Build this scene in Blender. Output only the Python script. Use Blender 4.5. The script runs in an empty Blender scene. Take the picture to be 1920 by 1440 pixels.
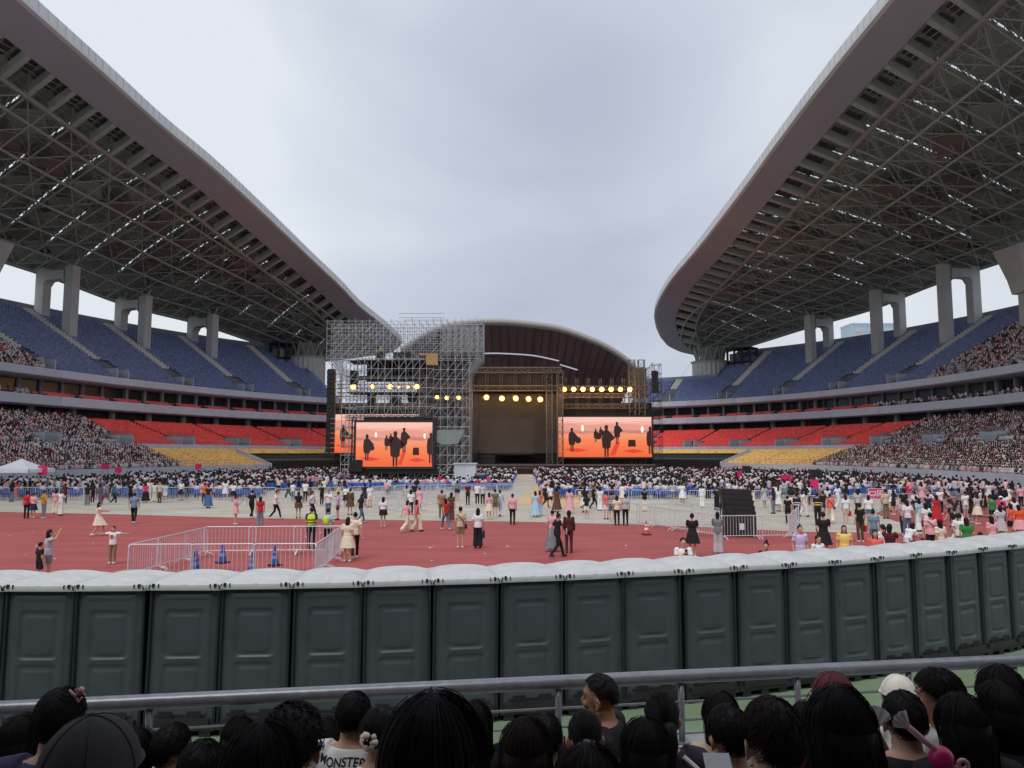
import bpy, math, random
import numpy as np
from math import sin, cos, pi, radians
from mathutils import Vector, Matrix
from mathutils.bvhtree import BVHTree
random.seed(7); RNG = np.random.default_rng(7)
SC = bpy.context.scene; COL = SC.collection
# ------------------------------------------------------------------ camera
F = 1400.0; H = 4.0; PT = radians(5.3)
cam_d = bpy.data.cameras.new('camera'); cam = bpy.data.objects.new('camera', cam_d); COL.objects.link(cam)
cam_d.sensor_width = 36; cam_d.lens = F/1920*36; cam_d.clip_start = .1; cam_d.clip_end = 6000
cam.location = (0, 0, H); cam.rotation_euler = (pi/2+PT, 0, 0); SC.camera = cam
# ------------------------------------------------------------------ world, sun, exposure
SUN_EL, SUN_AZ = radians(58), radians(205)       # azimuth clockwise from +Y: behind the camera, a little left
w = bpy.data.worlds.new('World'); SC.world = w; w.use_nodes = True
nt = w.node_tree; nt.nodes.clear(); N = nt.nodes; L = nt.links
def nd(t, **k):
    n = N.new(t)
    for a, b in k.items(): setattr(n, a, b)
    return n
sky = nd('ShaderNodeTexSky', sky_type='NISHITA', sun_disc=False, sun_elevation=SUN_EL, sun_rotation=SUN_AZ, air_density=1.5, dust_density=4)
tc = nd('ShaderNodeTexCoord'); mp = nd('ShaderNodeMapping'); mp.inputs['Scale'].default_value = (1, 1, 1.7); mp.inputs['Location'].default_value = (3.1, 1.2, .4)
L.new(tc.outputs['Generated'], mp.inputs[0])
nz = nd('ShaderNodeTexNoise'); nz.inputs['Scale'].default_value = 2.3; nz.inputs['Detail'].default_value = 5; nz.inputs['Roughness'].default_value = .42; nz.inputs['Distortion'].default_value = .5
L.new(mp.outputs[0], nz.inputs['Vector'])
def lobe(px, py, width, amt):                     # a broad brighter or darker cloud bank in one direction of the sky
    u = (px-960)/F; v = (720-py)/F
    d = Vector((u, cos(PT)-v*sin(PT), sin(PT)+v*cos(PT))).normalized()
    dp = nd('ShaderNodeVectorMath', operation='DOT_PRODUCT'); nm = nd('ShaderNodeVectorMath', operation='NORMALIZE')
    L.new(tc.outputs['Generated'], nm.inputs[0]); L.new(nm.outputs[0], dp.inputs[0]); dp.inputs[1].default_value = d
    mr = nd('ShaderNodeMapRange', interpolation_type='SMOOTHSTEP'); L.new(dp.outputs['Value'], mr.inputs[0])
    mr.inputs[1].default_value = cos(width); mr.inputs[2].default_value = 1; mr.inputs[3].default_value = 0; mr.inputs[4].default_value = amt
    return mr.outputs[0]
nm_ = nd('ShaderNodeMath', operation='MULTIPLY_ADD'); L.new(nz.outputs[0], nm_.inputs[0]); nm_.inputs[1].default_value = .62; nm_.inputs[2].default_value = .19; acc = nm_.outputs[0]
for a in [(1020, 500, .42, -.12), (330, 120, .5, .14), (1480, 60, .45, .07), (100, 560, .35, .16), (1750, 600, .3, .12), (640, 420, .28, -.04)]:
    ad = nd('ShaderNodeMath', operation='ADD'); L.new(acc, ad.inputs[0]); L.new(lobe(*a), ad.inputs[1]); acc = ad.outputs[0]
cr = nd('ShaderNodeValToRGB'); L.new(acc, cr.inputs[0])
e = cr.color_ramp.elements; e[0].position = .3; e[0].color = (.45, .495, .615, 1); e[1].position = .66; e[1].color = (.78, .83, .885, 1)
m = e.new(.47); m.color = (.59, .64, .755, 1)
b1 = nd('ShaderNodeBackground'); b1.inputs[1].default_value = .05; L.new(sky.outputs[0], b1.inputs[0])
b2 = nd('ShaderNodeBackground'); b2.inputs[1].default_value = .86; L.new(cr.outputs[0], b2.inputs[0])
mx = nd('ShaderNodeMixShader'); mx.inputs[0].default_value = .9; L.new(b1.outputs[0], mx.inputs[1]); L.new(b2.outputs[0], mx.inputs[2])
wo = nd('ShaderNodeOutputWorld'); L.new(mx.outputs[0], wo.inputs[0])
sd = bpy.data.lights.new('sun', 'SUN'); sd.energy = 1.3; sd.angle = radians(35); sd.color = (1, .96, .9)
so = bpy.data.objects.new('sun', sd); COL.objects.link(so)
so.rotation_euler = Vector((-sin(SUN_AZ)*cos(SUN_EL), -cos(SUN_AZ)*cos(SUN_EL), -sin(SUN_EL))).to_track_quat('-Z', 'Y').to_euler()
SC.view_settings.view_transform = 'Standard'; SC.view_settings.look = 'None'; SC.view_settings.exposure = .3; SC.view_settings.gamma = 1
SC.cycles.max_bounces = 5; SC.cycles.diffuse_bounces = 4; SC.cycles.use_denoising = True
# ------------------------------------------------------------------ helpers
def lin(c):
    return tuple((v/255/12.92 if v/255 <= .04045 else ((v/255+.055)/1.055)**2.4) for v in c)
def ray(px, py):
    u = (px-960)/F; v = (720-py)/F
    return np.array([u, cos(PT)-v*sin(PT), sin(PT)+v*cos(PT)])
def gnd(px, py, z=0.0):
    d = ray(px, py); t = (z-H)/d[2]; return np.array([d[0]*t, d[1]*t, z])
def atY(px, py, Y):
    d = ray(px, py); t = Y/d[1]; return np.array([d[0]*t, Y, H+d[2]*t])
MATS = {}
def mat(name, col, rough=.7, metal=0., var=.12, scale=3., bump=0., spec=.5, col2=None, emit=None, attr=False, stretch=None):
    if name in MATS: return MATS[name]
    m = bpy.data.materials.new(name); m.use_nodes = True; t = m.node_tree; b = t.nodes['Principled BSDF']
    b.inputs['Roughness'].default_value = rough; b.inputs['Metallic'].default_value = metal; b.inputs['Specular IOR Level'].default_value = spec
    c = tuple(col[:3])
    tc = t.nodes.new('ShaderNodeTexCoord'); n = t.nodes.new('ShaderNodeTexNoise'); n.inputs['Scale'].default_value = scale; n.inputs['Detail'].default_value = 5
    src = tc.outputs['Object']
    if stretch:
        mpn = t.nodes.new('ShaderNodeMapping'); mpn.inputs['Scale'].default_value = stretch; t.links.new(src, mpn.inputs[0]); src = mpn.outputs[0]
    t.links.new(src, n.inputs['Vector'])
    if attr:
        a = t.nodes.new('ShaderNodeAttribute'); a.attribute_name = 'Col'
        t.links.new(a.outputs['Color'], b.inputs['Base Color'])
    else:
        r = t.nodes.new('ShaderNodeMapRange'); r.inputs[1].default_value = .3; r.inputs[2].default_value = .7
        x = t.nodes.new('ShaderNodeMix'); x.data_type = 'RGBA'
        x.inputs[6].default_value = (*[max(0, v*(1-var)) for v in c], 1); x.inputs[7].default_value = (*(col2 or [v*(1+var) for v in c]), 1)
        t.links.new(n.outputs[0], r.inputs[0]); t.links.new(r.outputs[0], x.inputs[0]); t.links.new(x.outputs[2], b.inputs['Base Color'])
    if bump:
        bp = t.nodes.new('ShaderNodeBump'); bp.inputs['Strength'].default_value = bump; bp.inputs['Distance'].default_value = .02
        t.links.new(n.outputs[0], bp.inputs['Height']); t.links.new(bp.outputs[0], b.inputs['Normal'])
    if emit:
        b.inputs['Emission Color'].default_value = (*emit[0], 1); b.inputs['Emission Strength'].default_value = emit[1]
    MATS[name] = m; return m
def srgb(name, c, k=1.0, **kw):
    return mat(name, tuple(v*k for v in lin(c)), **kw)

class MB:
    def __init__(s): s.v = []; s.f = []; s.m = []; s.c = []; s.n = 0; s.sm = []
    def add(s, V, Fc, m=0, col=None, smooth=False):
        V = np.asarray(V, float).reshape(-1, 3)
        s.v.append(V); 
        for fa in (Fc if isinstance(Fc, list) and len(Fc) and isinstance(Fc[0], np.ndarray) else [np.asarray(Fc)]):
            s.f.append(fa + s.n); s.m.append(np.full(len(fa), m)); s.sm.append(np.full(len(fa), smooth))
        if col is None: col = (.5, .5, .5)
        col = np.asarray(col, float)
        s.c.append(np.tile(col, (len(V), 1)) if col.ndim == 1 else col)
        s.n += len(V); return s
    def mesh(s, name):
        me = bpy.data.meshes.new(name); V = np.concatenate(s.v)
        me.vertices.add(len(V)); me.vertices.foreach_set('co', V.ravel())
        tot = np.concatenate([np.full(len(f), f.shape[1]) for f in s.f]); loops = np.concatenate([f.ravel() for f in s.f])
        me.loops.add(len(loops)); me.loops.foreach_set('vertex_index', loops.astype(np.int32))
        me.polygons.add(len(tot)); st = np.concatenate([[0], np.cumsum(tot)[:-1]])
        me.polygons.foreach_set('loop_start', st.astype(np.int32)); me.polygons.foreach_set('loop_total', tot.astype(np.int32))
        me.polygons.foreach_set('material_index', np.concatenate(s.m).astype(np.int32))
        me.polygons.foreach_set('use_smooth', np.concatenate(s.sm).astype(bool))
        me.update(calc_edges=True); me.validate()
        return me
    def build(s, name, mats, parent=None, cols=False, obname=None):
        me = s.mesh(name)
        if cols:
            a = me.color_attributes.new('Col', 'FLOAT_COLOR', 'POINT'); C = np.concatenate(s.c)
            a.data.foreach_set('color', np.hstack([C, np.ones((len(C), 1))]).ravel())
        for m in (mats if isinstance(mats, (list, tuple)) else [mats]): me.materials.append(m)
        o = bpy.data.objects.new(name, me); COL.objects.link(o)
        if parent is not None: o.parent = parent
        return o
BF = np.array([[0, 3, 2, 1], [4, 5, 6, 7], [0, 1, 5, 4], [1, 2, 6, 5], [2, 3, 7, 6], [3, 0, 4, 7]])
BV = np.array([[-1, -1, -1], [1, -1, -1], [1, 1, -1], [-1, 1, -1], [-1, -1, 1], [1, -1, 1], [1, 1, 1], [-1, 1, 1]])*.5
def box(c, s, rz=0.0, taper=None):
    V = BV*np.array(s)
    if taper: V = V*np.where(BV[:, 2:3] > 0, np.array([[taper[0], taper[1], 1]]), 1)
    if rz: a, b = cos(rz), sin(rz); V = V @ np.array([[a, b, 0], [-b, a, 0], [0, 0, 1]])
    return V+np.array(c), BF
def frame(d):
    d = d/np.linalg.norm(d); a = np.array([0, 0, 1.]) if abs(d[2]) < .9 else np.array([1., 0, 0])
    x = np.cross(a, d); x /= np.linalg.norm(x); return x, np.cross(d, x)
def tube(p0, p1, r0, r1=None, n=6, cap=True):
    return path([p0, p1], [r0, r0 if r1 is None else r1], n, cap)
def path(P, R, n=6, cap=True, flat=1.0):
    P = [np.asarray(p, float) for p in P]; V = []; k = len(P)
    R = [R]*k if np.isscalar(R) else R
    x0 = None
    for i in range(k):
        d = P[min(i+1, k-1)]-P[max(i-1, 0)]
        x, y = frame(d)
        if x0 is not None:
            x = x0-d*np.dot(x0, d)/np.dot(d, d); x /= np.linalg.norm(x)+1e-9; y = np.cross(d/np.linalg.norm(d), x)
        x0 = x
        for j in range(n):
            a = 2*pi*j/n; V.append(P[i]+x*cos(a)*R[i]+y*sin(a)*R[i]*flat)
    Fq = [[i*n+j, i*n+(j+1) % n, (i+1)*n+(j+1) % n, (i+1)*n+j] for i in range(k-1) for j in range(n)]
    out = [np.array(Fq)]
    if cap and n >= 3: out += [np.array([[j for j in range(n)][::-1]]), np.array([[(k-1)*n+j for j in range(n)]])]
    return np.array(V), out
def grid(V, nu, nv, closeu=False):
    i, j = np.meshgrid(np.arange(nu-(0 if closeu else 1)), np.arange(nv-1), indexing='ij'); i = i.ravel(); j = j.ravel(); i2 = (i+1) % nu
    return np.stack([i*nv+j, i2*nv+j, i2*nv+j+1, i*nv+j+1], 1)
def sphere(c, r, nu=10, nv=7):
    r = np.array([r]*3 if np.isscalar(r) else r, float)
    V = [[cos(2*pi*i/nu)*sin(pi*j/(nv-1)), sin(2*pi*i/nu)*sin(pi*j/(nv-1)), cos(pi*j/(nv-1))] for i in range(nu) for j in range(nv)]
    return np.array(V)*r+np.array(c), grid(None, nu, nv, True)[:, ::-1]
def loft(rings, closed=True, cap=True):
    n = len(rings[0]); V = np.concatenate([np.asarray(r, float) for r in rings]); k = len(rings)
    Fq = np.array([[i*n+j, i*n+(j+1) % n, (i+1)*n+(j+1) % n, (i+1)*n+j] for i in range(k-1) for j in range(n if closed else n-1)])
    out = [Fq]
    if cap and closed: out += [np.array([list(range(n))[::-1]]), np.array([[(k-1)*n+j for j in range(n)]])]
    return V, out
def oval(c, rx, ry, n=12, ph=0.0):
    return [[c[0]+rx*cos(2*pi*j/n+ph), c[1]+ry*sin(2*pi*j/n+ph), c[2]] for j in range(n)]
def replicate(V, Fc, P, rot, sc=None):
    """one template at many places: P (n,3), rot (n,) about z"""
    V = np.asarray(V); n = len(P); c, s = np.cos(rot), np.sin(rot)
    X = V[None, :, 0]*c[:, None]-V[None, :, 1]*s[:, None]; Y = V[None, :, 0]*s[:, None]+V[None, :, 1]*c[:, None]; Z = np.repeat(V[None, :, 2], n, 0)
    A = np.stack([X, Y, Z], 2)
    if sc is not None: A = A*np.asarray(sc).reshape(n, 1, 1)
    A = A+P[:, None, :]
    fs = [ (np.asarray(f)[None]+(np.arange(n)*len(V))[:, None, None]).reshape(-1, np.asarray(f).shape[1]) for f in (Fc if isinstance(Fc, list) else [Fc])]
    return A.reshape(-1, 3), fs
def join(parts):
    V = []; Fs = []; n = 0
    for v, f in parts:
        v = np.asarray(v); V.append(v)
        for g in (f if isinstance(f, list) else [f]): Fs.append(np.asarray(g)+n)
        n += len(v)
    by = {}
    for g in Fs: by.setdefault(g.shape[1], []).append(g)
    return np.concatenate(V), [np.concatenate(g) for g in by.values()]
def empty(name, loc=(0, 0, 0), rz=0.0):
    o = bpy.data.objects.new(name, None); COL.objects.link(o); o.location = loc; o.rotation_euler = (0, 0, rz); o.empty_display_size = .2; return o
def tag(o, label=None, cat=None, group=None, kind=None):
    if label: o['label'] = label
    if cat: o['category'] = cat
    if group: o['group'] = group
    if kind: o['kind'] = kind
    return o
def copy_tree(o, parent=None):
    c = o.copy(); COL.objects.link(c)
    if parent is not None: c.parent = parent
    for ch in list(o.children): copy_tree(ch, c)
    return c
def setmat(o, m, i=0):
    o.material_slots[i].link = 'OBJECT'; o.material_slots[i].material = m
# ------------------------------------------------------------------ the plan of the bowl: the front edge of the upper tier
def _ring():
    cx, cy, a, b, th, n = -.99, 90.4, 74.6, 111.2, -.134, 2.144
    q = np.linspace(radians(-40), radians(220), 3000); c, s = np.cos(q), np.sin(q)
    x = a*np.sign(c)*np.abs(c)**(2/n); y = b*np.sign(s)*np.abs(s)**(2/n)
    X = cx+x*cos(th)-y*sin(th); Y = cy+x*sin(th)+y*cos(th)
    s = np.concatenate([[0], np.cumsum(np.hypot(np.diff(X), np.diff(Y)))])
    S = np.linspace(0, s[-1], 3000); X = np.interp(S, s, X); Y = np.interp(S, s, Y)
    k = np.ones(41)/41
    tx = np.convolve(np.pad(np.gradient(X, S), 20, mode='edge'), k, 'valid'); ty = np.convolve(np.pad(np.gradient(Y, S), 20, mode='edge'), k, 'valid'); l = np.hypot(tx, ty)
    return S, X, Y, ty/l, -tx/l
RS, RX, RY, RNX, RNY = _ring()
def P(s, r, z):
    s = np.asarray(s, float); nx = np.interp(s, RS, RNX); ny = np.interp(s, RS, RNY)
    return np.stack([np.interp(s, RS, RX)+nx*r, np.interp(s, RS, RY)+ny*r, z+0*s], -1)
def heading(s): return math.atan2(float(np.interp(s, RS, RNY)), float(np.interp(s, RS, RNX)))    # outward normal
def s_at(px, r, side):
    p = P(RS, r, 0.0); fw = p[:, 1]; u = (px-960)/F
    # the column of the picture: x / (y cos + (z-H) sin) is close to x / y for these heights
    ok = (p[:, 1] > 40) & ((p[:, 0] > 0) if side > 0 else (p[:, 0] < 0))
    q = np.abs(p[:, 0]/np.maximum(p[:, 1], 1)*.985-u)+np.where(ok, 0, 9)
    return RS[np.argmin(q)]
def sweep(s0, s1, prof, step=2.5):
    n = max(2, int(abs(s1-s0)/step)+1); S = np.linspace(s0, s1, n)
    V = np.stack([P(S, r, z) for r, z in prof], 1).reshape(-1, 3)
    return V, grid(None, n, len(prof))
def s_at(px, r, z, side):
    p = P(RS, r, 0.0); fw = p[:, 1]*cos(PT)+(z-H)*sin(PT); u = (px-960)/F
    ok = (p[:, 1] > 40) & ((p[:, 0] > 0) if side > 0 else (p[:, 0] < 0))
    return float(RS[np.argmin(np.abs(p[:, 0]/np.maximum(fw, 1)-u)+np.where(ok, 0, 9))])
# ------------------------------------------------------------------ materials
M_track = srgb('red_track', (170, 84, 82), .92, rough=.9, var=.16, scale=.6, bump=.1, stretch=(.35, 1.6, 1))
M_cover = srgb('floor_cover', (192, 184, 170), 1.0, rough=.85, var=.1, scale=.25)
M_tan = srgb('tan_mat', (222, 186, 140), .9, rough=.85)
M_apron = srgb('apron_green', (128, 150, 118), .8, rough=.8, var=.15, scale=.8)
M_outer = srgb('outer_ground', (150, 150, 140), .7, rough=.9, scale=.05)
M_conc = srgb('concrete', (158, 162, 166), .85, rough=.85, var=.1, scale=.6)
M_fascia = srgb('fascia_grey', (206, 213, 226), .95, rough=.6, var=.06, scale=.5)
M_tread = srgb('terrace_concrete', (128, 134, 144), .75, rough=.9, var=.12, scale=.8)
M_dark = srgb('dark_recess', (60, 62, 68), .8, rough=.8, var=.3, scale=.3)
M_glass = mat('dark_glass', (.03, .035, .045), rough=.25, var=.4, scale=.4)
M_steel = srgb('galvanised_steel', (166, 168, 172), .85, rough=.45, metal=.3)
M_white = srgb('white_paint', (232, 234, 238), .95, rough=.5, var=.05)
M_black = mat('black_fabric', (.012, .012, .014), rough=.8, var=.4, scale=2)
M_blackm = mat('black_metal', (.02, .02, .022), rough=.5, var=.3)
M_attr = mat('dyed_cloth', (.5, .5, .5), rough=.85, attr=True)
def add_joints(m, sx, sy, dark=.6):
    t = m.node_tree; b = t.nodes['Principled BSDF']; src = b.inputs['Base Color'].links[0].from_socket
    br = t.nodes.new('ShaderNodeTexBrick'); br.inputs['Scale'].default_value = 1; br.inputs['Brick Width'].default_value = sx; br.inputs['Row Height'].default_value = sy; br.inputs['Mortar Size'].default_value = .025; br.inputs['Mortar Smooth'].default_value = .3
    br.inputs['Color1'].default_value = (1, 1, 1, 1); br.inputs['Color2'].default_value = (.86, .86, .86, 1); br.inputs['Mortar'].default_value = (dark, dark, dark, 1)
    tc = t.nodes.new('ShaderNodeTexCoord'); t.links.new(tc.outputs['Object'], br.inputs['Vector'])
    x = t.nodes.new('ShaderNodeMix'); x.data_type = 'RGBA'; x.blend_type = 'MULTIPLY'; x.inputs[0].default_value = 1
    t.links.new(src, x.inputs[6]); t.links.new(br.outputs['Color'], x.inputs[7]); t.links.new(x.outputs[2], b.inputs['Base Color'])
add_joints(M_cover, 2.4, 1.2); add_joints(M_fascia, 4.8, 60, .75)
M_blue = srgb('blue_plastic', (124, 140, 186), 1.0, rough=.45, var=.4, scale=1.6)
M_red = srgb('red_plastic', (250, 96, 92), 1.0, rough=.45, var=.3, scale=1.6)
M_yel = srgb('yellow_plastic', (252, 214, 140), 1.0, rough=.45, var=.25, scale=1.6)
# ------------------------------------------------------------------ ground
def flat(name, pts, z, m, label=None):
    b = MB(); b.add([(x, y, z) for x, y in pts], np.array([list(range(len(pts)))])); o = b.build(name, m); o['kind'] = 'structure'; return o
flat('ground', [(-2500, -400), (2500, -400), (2500, 4000), (-2500, 4000)], -.02, M_outer)
q = np.linspace(RS[0], RS[-1], 160); pp = P(q, -24.5, 0)
flat('track', [(p[0], p[1]) for p in pp]+[(-48, -6), (48, -6)], 0.0, M_track)
def g2(px, py): a = gnd(px, py); return (a[0], a[1])
edge = [g2(0, 960), g2(240, 965), g2(480, 972), g2(720, 975), g2(960, 978), g2(1240, 985), g2(1500, 997), g2(1740, 1001), g2(1752, 993), g2(1680, 978), g2(1640, 963), g2(1700, 940), g2(1920, 925)]
flat('infield_floor', [(-64, 51)]+edge+[(66, 80), (60, 120), (40, 142), (-38, 142), (-62, 100)], .006, M_cover)
flat('walkway', [g2(968, 944), g2(1085, 953), g2(1120, 925), g2(1010, 905), g2(985, 925)], .012, M_tan)
flat('apron', [(-40, -4), (40, -4), (40, 36), (20, 24.5), (14, 19.4), (9, 16.6), (4, 14.4), (0, 13.2), (-6, 12.6), (-40, 12.6)], .006, M_apron)
# ------------------------------------------------------------------ grandstands
TEMP_SEAT = join([box((0, .02, .42), (.43, .44, .07)), box((0, -.2, .62), (.43, .07, .34))])
TEMP_SEAT = (TEMP_SEAT[0], TEMP_SEAT[1])
ROWS_Y = [(-24.3+.75*i, 1.5+.235*i) for i in range(12)]
ROWS_R = [(-13.0+.75*i, 5.0+.25*i) for i in range(17)]
ROWS_B = [(1.0+.84*i, 16.7+.49*i) for i in range(30)]
def step_prof(rows, w, z0):
    pr = []
    for r, z in rows: pr += [(r-w/2, z0), (r-w/2, z)]; z0 = z
    return pr+[(rows[-1][0]+w/2, z0)]
SEAT_TOP = 1.0
def seats_at(rows, s0, s1, aisles, aw, vom=None, pitch=.56, jitter=0, keep=None, cover=None):
    out = []
    for i, (r, z) in enumerate(rows):
        S = np.arange(min(s0, s1), max(s0, s1), pitch)
        ok = np.ones(len(S), bool)
        if cover and r < -17.8: ok &= (S-cover[0])*cover[1] < 0
        for a in aisles:
            ok &= np.abs(S-a) > aw
            if vom and vom[0] <= r <= vom[1]: ok &= np.abs(S-a) > vom[2]
        if keep is not None: ok &= keep(S, r)
        S = S[ok]
        if jitter: S = S+RNG.normal(0, jitter, len(S))
        if len(S): out.append((P(S, r, z), np.interp(S, RS, np.unwrap(np.arctan2(RNY, RNX)))+pi/2))
    if not out: return np.zeros((0, 3)), np.zeros(0)
    return np.concatenate([o[0] for o in out]), np.concatenate([o[1] for o in out])
# people seen tiny in the stands
def tiny_template(full=False):
    parts = [('hair', sphere((0, -.015, .83), (.105, .115, .115), 6, 5)), ('skin', sphere((0, .05, .8), (.075, .07, .1), 5, 4)),
             ('top', loft([oval((0, 0, .1), .17, .11, 6), oval((0, 0, .35), .17, .12, 6), oval((0, 0, .6), .2, .11, 6), oval((0, .0, .7), .07, .06, 6)])),
             ('top', tube((-.2, 0, .6), (-.24, .1, .32), .05, .04, 4)), ('top', tube((.2, 0, .6), (.24, .1, .32), .05, .04, 4)),
             ('skin', tube((-.24, .1, .32), (-.1, .3, .28), .035, .03, 4)), ('skin', tube((.24, .1, .32), (.1, .3, .28), .035, .03, 4)),
             ('leg', tube((-.1, .02, .1), (-.11, .45, .12), .085, .065, 4)), ('leg', tube((.1, .02, .1), (.11, .45, .12), .085, .065, 4)),
             ('leg', tube((-.11, .45, .12), (-.11, .48, -.3), .06, .045, 4)), ('leg', tube((.11, .45, .12), (.11, .48, -.3), .06, .045, 4))]
    V, Fc = join([p for _, p in parts]); ids = np.concatenate([np.full(len(p[0]), ['hair', 'skin', 'top', 'leg'].index(k)) for k, p in parts])
    return V, Fc, ids
TV, TF, TI = tiny_template()
TOPS = [lin(c) for c in [(226, 222, 224), (228, 192, 200), (214, 152, 166), (228, 220, 212), (30, 30, 34), (24, 22, 28), (205, 200, 205), (190, 90, 110), (95, 100, 120), (205, 60, 100), (110, 40, 48), (150, 175, 205), (250, 215, 220), (60, 55, 60), (235, 232, 220)]]
LEGS = [lin(c) for c in [(25, 25, 30), (40, 45, 60), (90, 100, 120), (225, 220, 215), (150, 140, 120), (230, 190, 200), (20, 20, 22)]]
HAIRS = [lin(c) for c in [(14, 12, 12), (22, 17, 16), (40, 26, 20), (12, 12, 14), (60, 38, 28), (220, 215, 205)]]
def crowd_mesh(b, Pp, rot, scale=None):
    n = len(Pp)
    if not n: return
    sc = RNG.uniform(.92, 1.06, n) if scale is None else scale
    V, Fs = replicate(TV, TF, Pp, rot+RNG.normal(0, .35, n), sc)
    pw = np.array([7, 6, 3, 4, 6, 4, 4, 1.5, 1.5, .6, 1, 1.2, 3, 2, 3.]); pw /= pw.sum()
    tp = np.array(TOPS)[RNG.choice(len(TOPS), n, p=pw)]; lg = np.array(LEGS)[RNG.integers(0, len(LEGS), n)]
    hr = np.array(HAIRS)[RNG.choice(6, n, p=[.35, .25, .14, .2, .04, .02])]; sk = np.array([lin((214, 165, 140))])*RNG.uniform(.75, 1.05, (n, 1))
    C = np.stack([hr, sk, tp, lg], 1)[:, TI, :].reshape(-1, 3)
    b.add(V, Fs, 0, C)
def person_seats_z(Pp, dz): Q = Pp.copy(); Q[:, 2] += dz; return Q
STANDS = []
def build_stand(side):
    nm = 'right' if side > 0 else 'left'
    if side > 0:
        s0, s1 = s_at(1919, -25, 1, 1)-24, s_at(1180, 0, 17, 1); pil = [s_at(1520, 17, 30, 1), s_at(1643, 17, 30, 1), s_at(1774, 17, 30, 1)]
        cut = s_at(1372, 22, 28, 1)
    else:
        s0, s1 = s_at(1, -25, 1, -1)+24, s_at(640, 0, 17, -1); pil = [s_at(398, 17, 30, -1), s_at(270, 17, 30, -1), s_at(132, 17, 30, -1)]
        cut = s_at(546, 22, 28, -1)
    d = (pil[2]-pil[0])/2; lo = min(s0, s1); hi = max(s0, s1)
    base_s = pil[0]; pitch = abs(d)
    pil_all = [base_s+d*k for k in range(-2, 6)]
    ais = [s-math.copysign(2.0, d)*-1 for s in pil_all]
    root = empty('grandstand', tuple(P(pil[1], 0, 0))); inv = -np.array(root.location)
    tag(root, f'{nm} grandstand with blue upper, red middle and yellow lower seats', 'grandstand')
    def mk(name, parts, m, kind=None):
        b = MB()
        for v, f in parts: b.add(np.asarray(v)+inv, f)
        o = b.build(name, m, root)
        if kind: o['kind'] = kind
        return o
    def each(name, groups, m):
        for g in groups:
            o = mk(name, g, m)
    # concrete of the three terraces
    mk('terrace', [sweep(lo, hi, step_prof(ROWS_Y, .75, 1.3)), sweep(lo, hi, [(-15.7, 4.1), (-13.4, 4.1)]), sweep(lo, hi, step_prof(ROWS_R, .75, 4.95)),
                   sweep(lo, hi, [(-.63, 9.0), (3.2, 9.0)])], M_tread)
    near, far = (lo, hi) if d < 0 else (lo, hi)
    fl = (lambda a, b: (a, b))
    if side > 0: full = (lo, cut); small = (cut, hi)
    else: full = (cut, hi); small = (lo, cut)
    RB2 = ROWS_B[:15]
    top = 16.7+.49*29
    mk('terrace', [sweep(*full, step_prof(ROWS_B, .84, 16.2)), sweep(*small, step_prof(RB2, .84, 16.2))], M_tread)
    ec = [(cut, r, z) for r, z in [(ROWS_B[14][0], 16), (26, 16), (26, top+1.5), (ROWS_B[14][0], ROWS_B[14][1]+1)]]
    mk('end_wall', [(np.array([P(cut, r, z) for _, r, z in ec]), np.array([[0, 1, 2, 3], [3, 2, 1, 0]]))], M_conc)
    mk('top_wall', [sweep(*full, [(25.8, top), (25.8, top+1.5), (26.4, top+1.5), (26.4, 14)]), sweep(*small, [(13.4, RB2[-1][1]), (13.4, RB2[-1][1]+1.3), (13.8, RB2[-1][1]+1.3), (13.8, 14)])], M_conc)
    mk('field_wall', [sweep(lo, hi, [(-25, 0), (-25, 2.1), (-24.75, 2.1), (-24.75, 1.3)])], M_fascia)
    mk('walkway_wall', [sweep(lo, hi, [(-13.6, 4.1), (-13.6, 5.5), (-13.4, 5.5), (-13.4, 4.9)])], M_fascia)
    mk('box_fascia', [sweep(lo, hi, [(4, 11.4), (.3, 11.25), (-.25, 11.5), (-.25, 12.95), (0, 12.95), (0, 12.4), (5, 12.45)])], M_fascia)
    mk('upper_fascia', [sweep(lo, hi, [(5, 15.7), (.2, 15.7), (-.3, 15.95), (-.3, 17.15), (0, 17.15), (0, 16.2), (.6, 16.2)])], M_fascia)
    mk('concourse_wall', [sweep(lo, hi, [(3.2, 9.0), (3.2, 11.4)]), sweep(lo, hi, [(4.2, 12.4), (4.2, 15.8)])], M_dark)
    # glazing, columns and mullions on the box level
    gl = []; colp = []
    for s in np.arange(lo+2, hi-2, 4.1):
        h = heading(s); gl.append(box(P(s, 4.1, 14.1), (.06, 3.2, 2.9), h)); colp.append(box(P(s+2.05, 2.6 if int(s) % 2 else 3.9, 14.1), (.4, .45, 3.3), h))
        if int(s/4.1) % 2: colp.append(box(P(s+1.1, 2.4, 10.2), (.7, .8, 2.5), h))
    each('box_window', [[g] for g in gl], M_glass); each('column', [[g] for g in colp], M_conc)
    red_cols = [box(P(s, 2.9, 10.2), (.3, 1.4, 2.4), heading(s)) for s in np.arange(lo+5, hi, 31)]
    each('red_banner', [[g] for g in red_cols], srgb('red_banner', (150, 40, 45), .8))
    # railings along the front edges, thin
    rl = []
    for r, z0, z1, st in [(-24.85, 2.1, 2.9, 2.2), (-13.5, 5.5, 6.2, 2.2), (-.1, 17.15, 17.9, 2.5), (-.12, 12.95, 13.4, 3)]:
        S = np.arange(lo, hi, st); Q = P(S, r, z1)
        rl.append(path(list(Q), .03, 4, False))
        if z1-z0 > .6: rl.append(path(list(P(S, r, (z0+z1)/2)), .02, 4, False))
        for k, s in enumerate(S): rl.append(tube(P(s, r, z0), Q[k], .03, None, 4, False))
    mk('railing', rl, M_steel)
    # vomitories at the feet of the aisles
    VO = []; VR = []; VD = []
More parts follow.
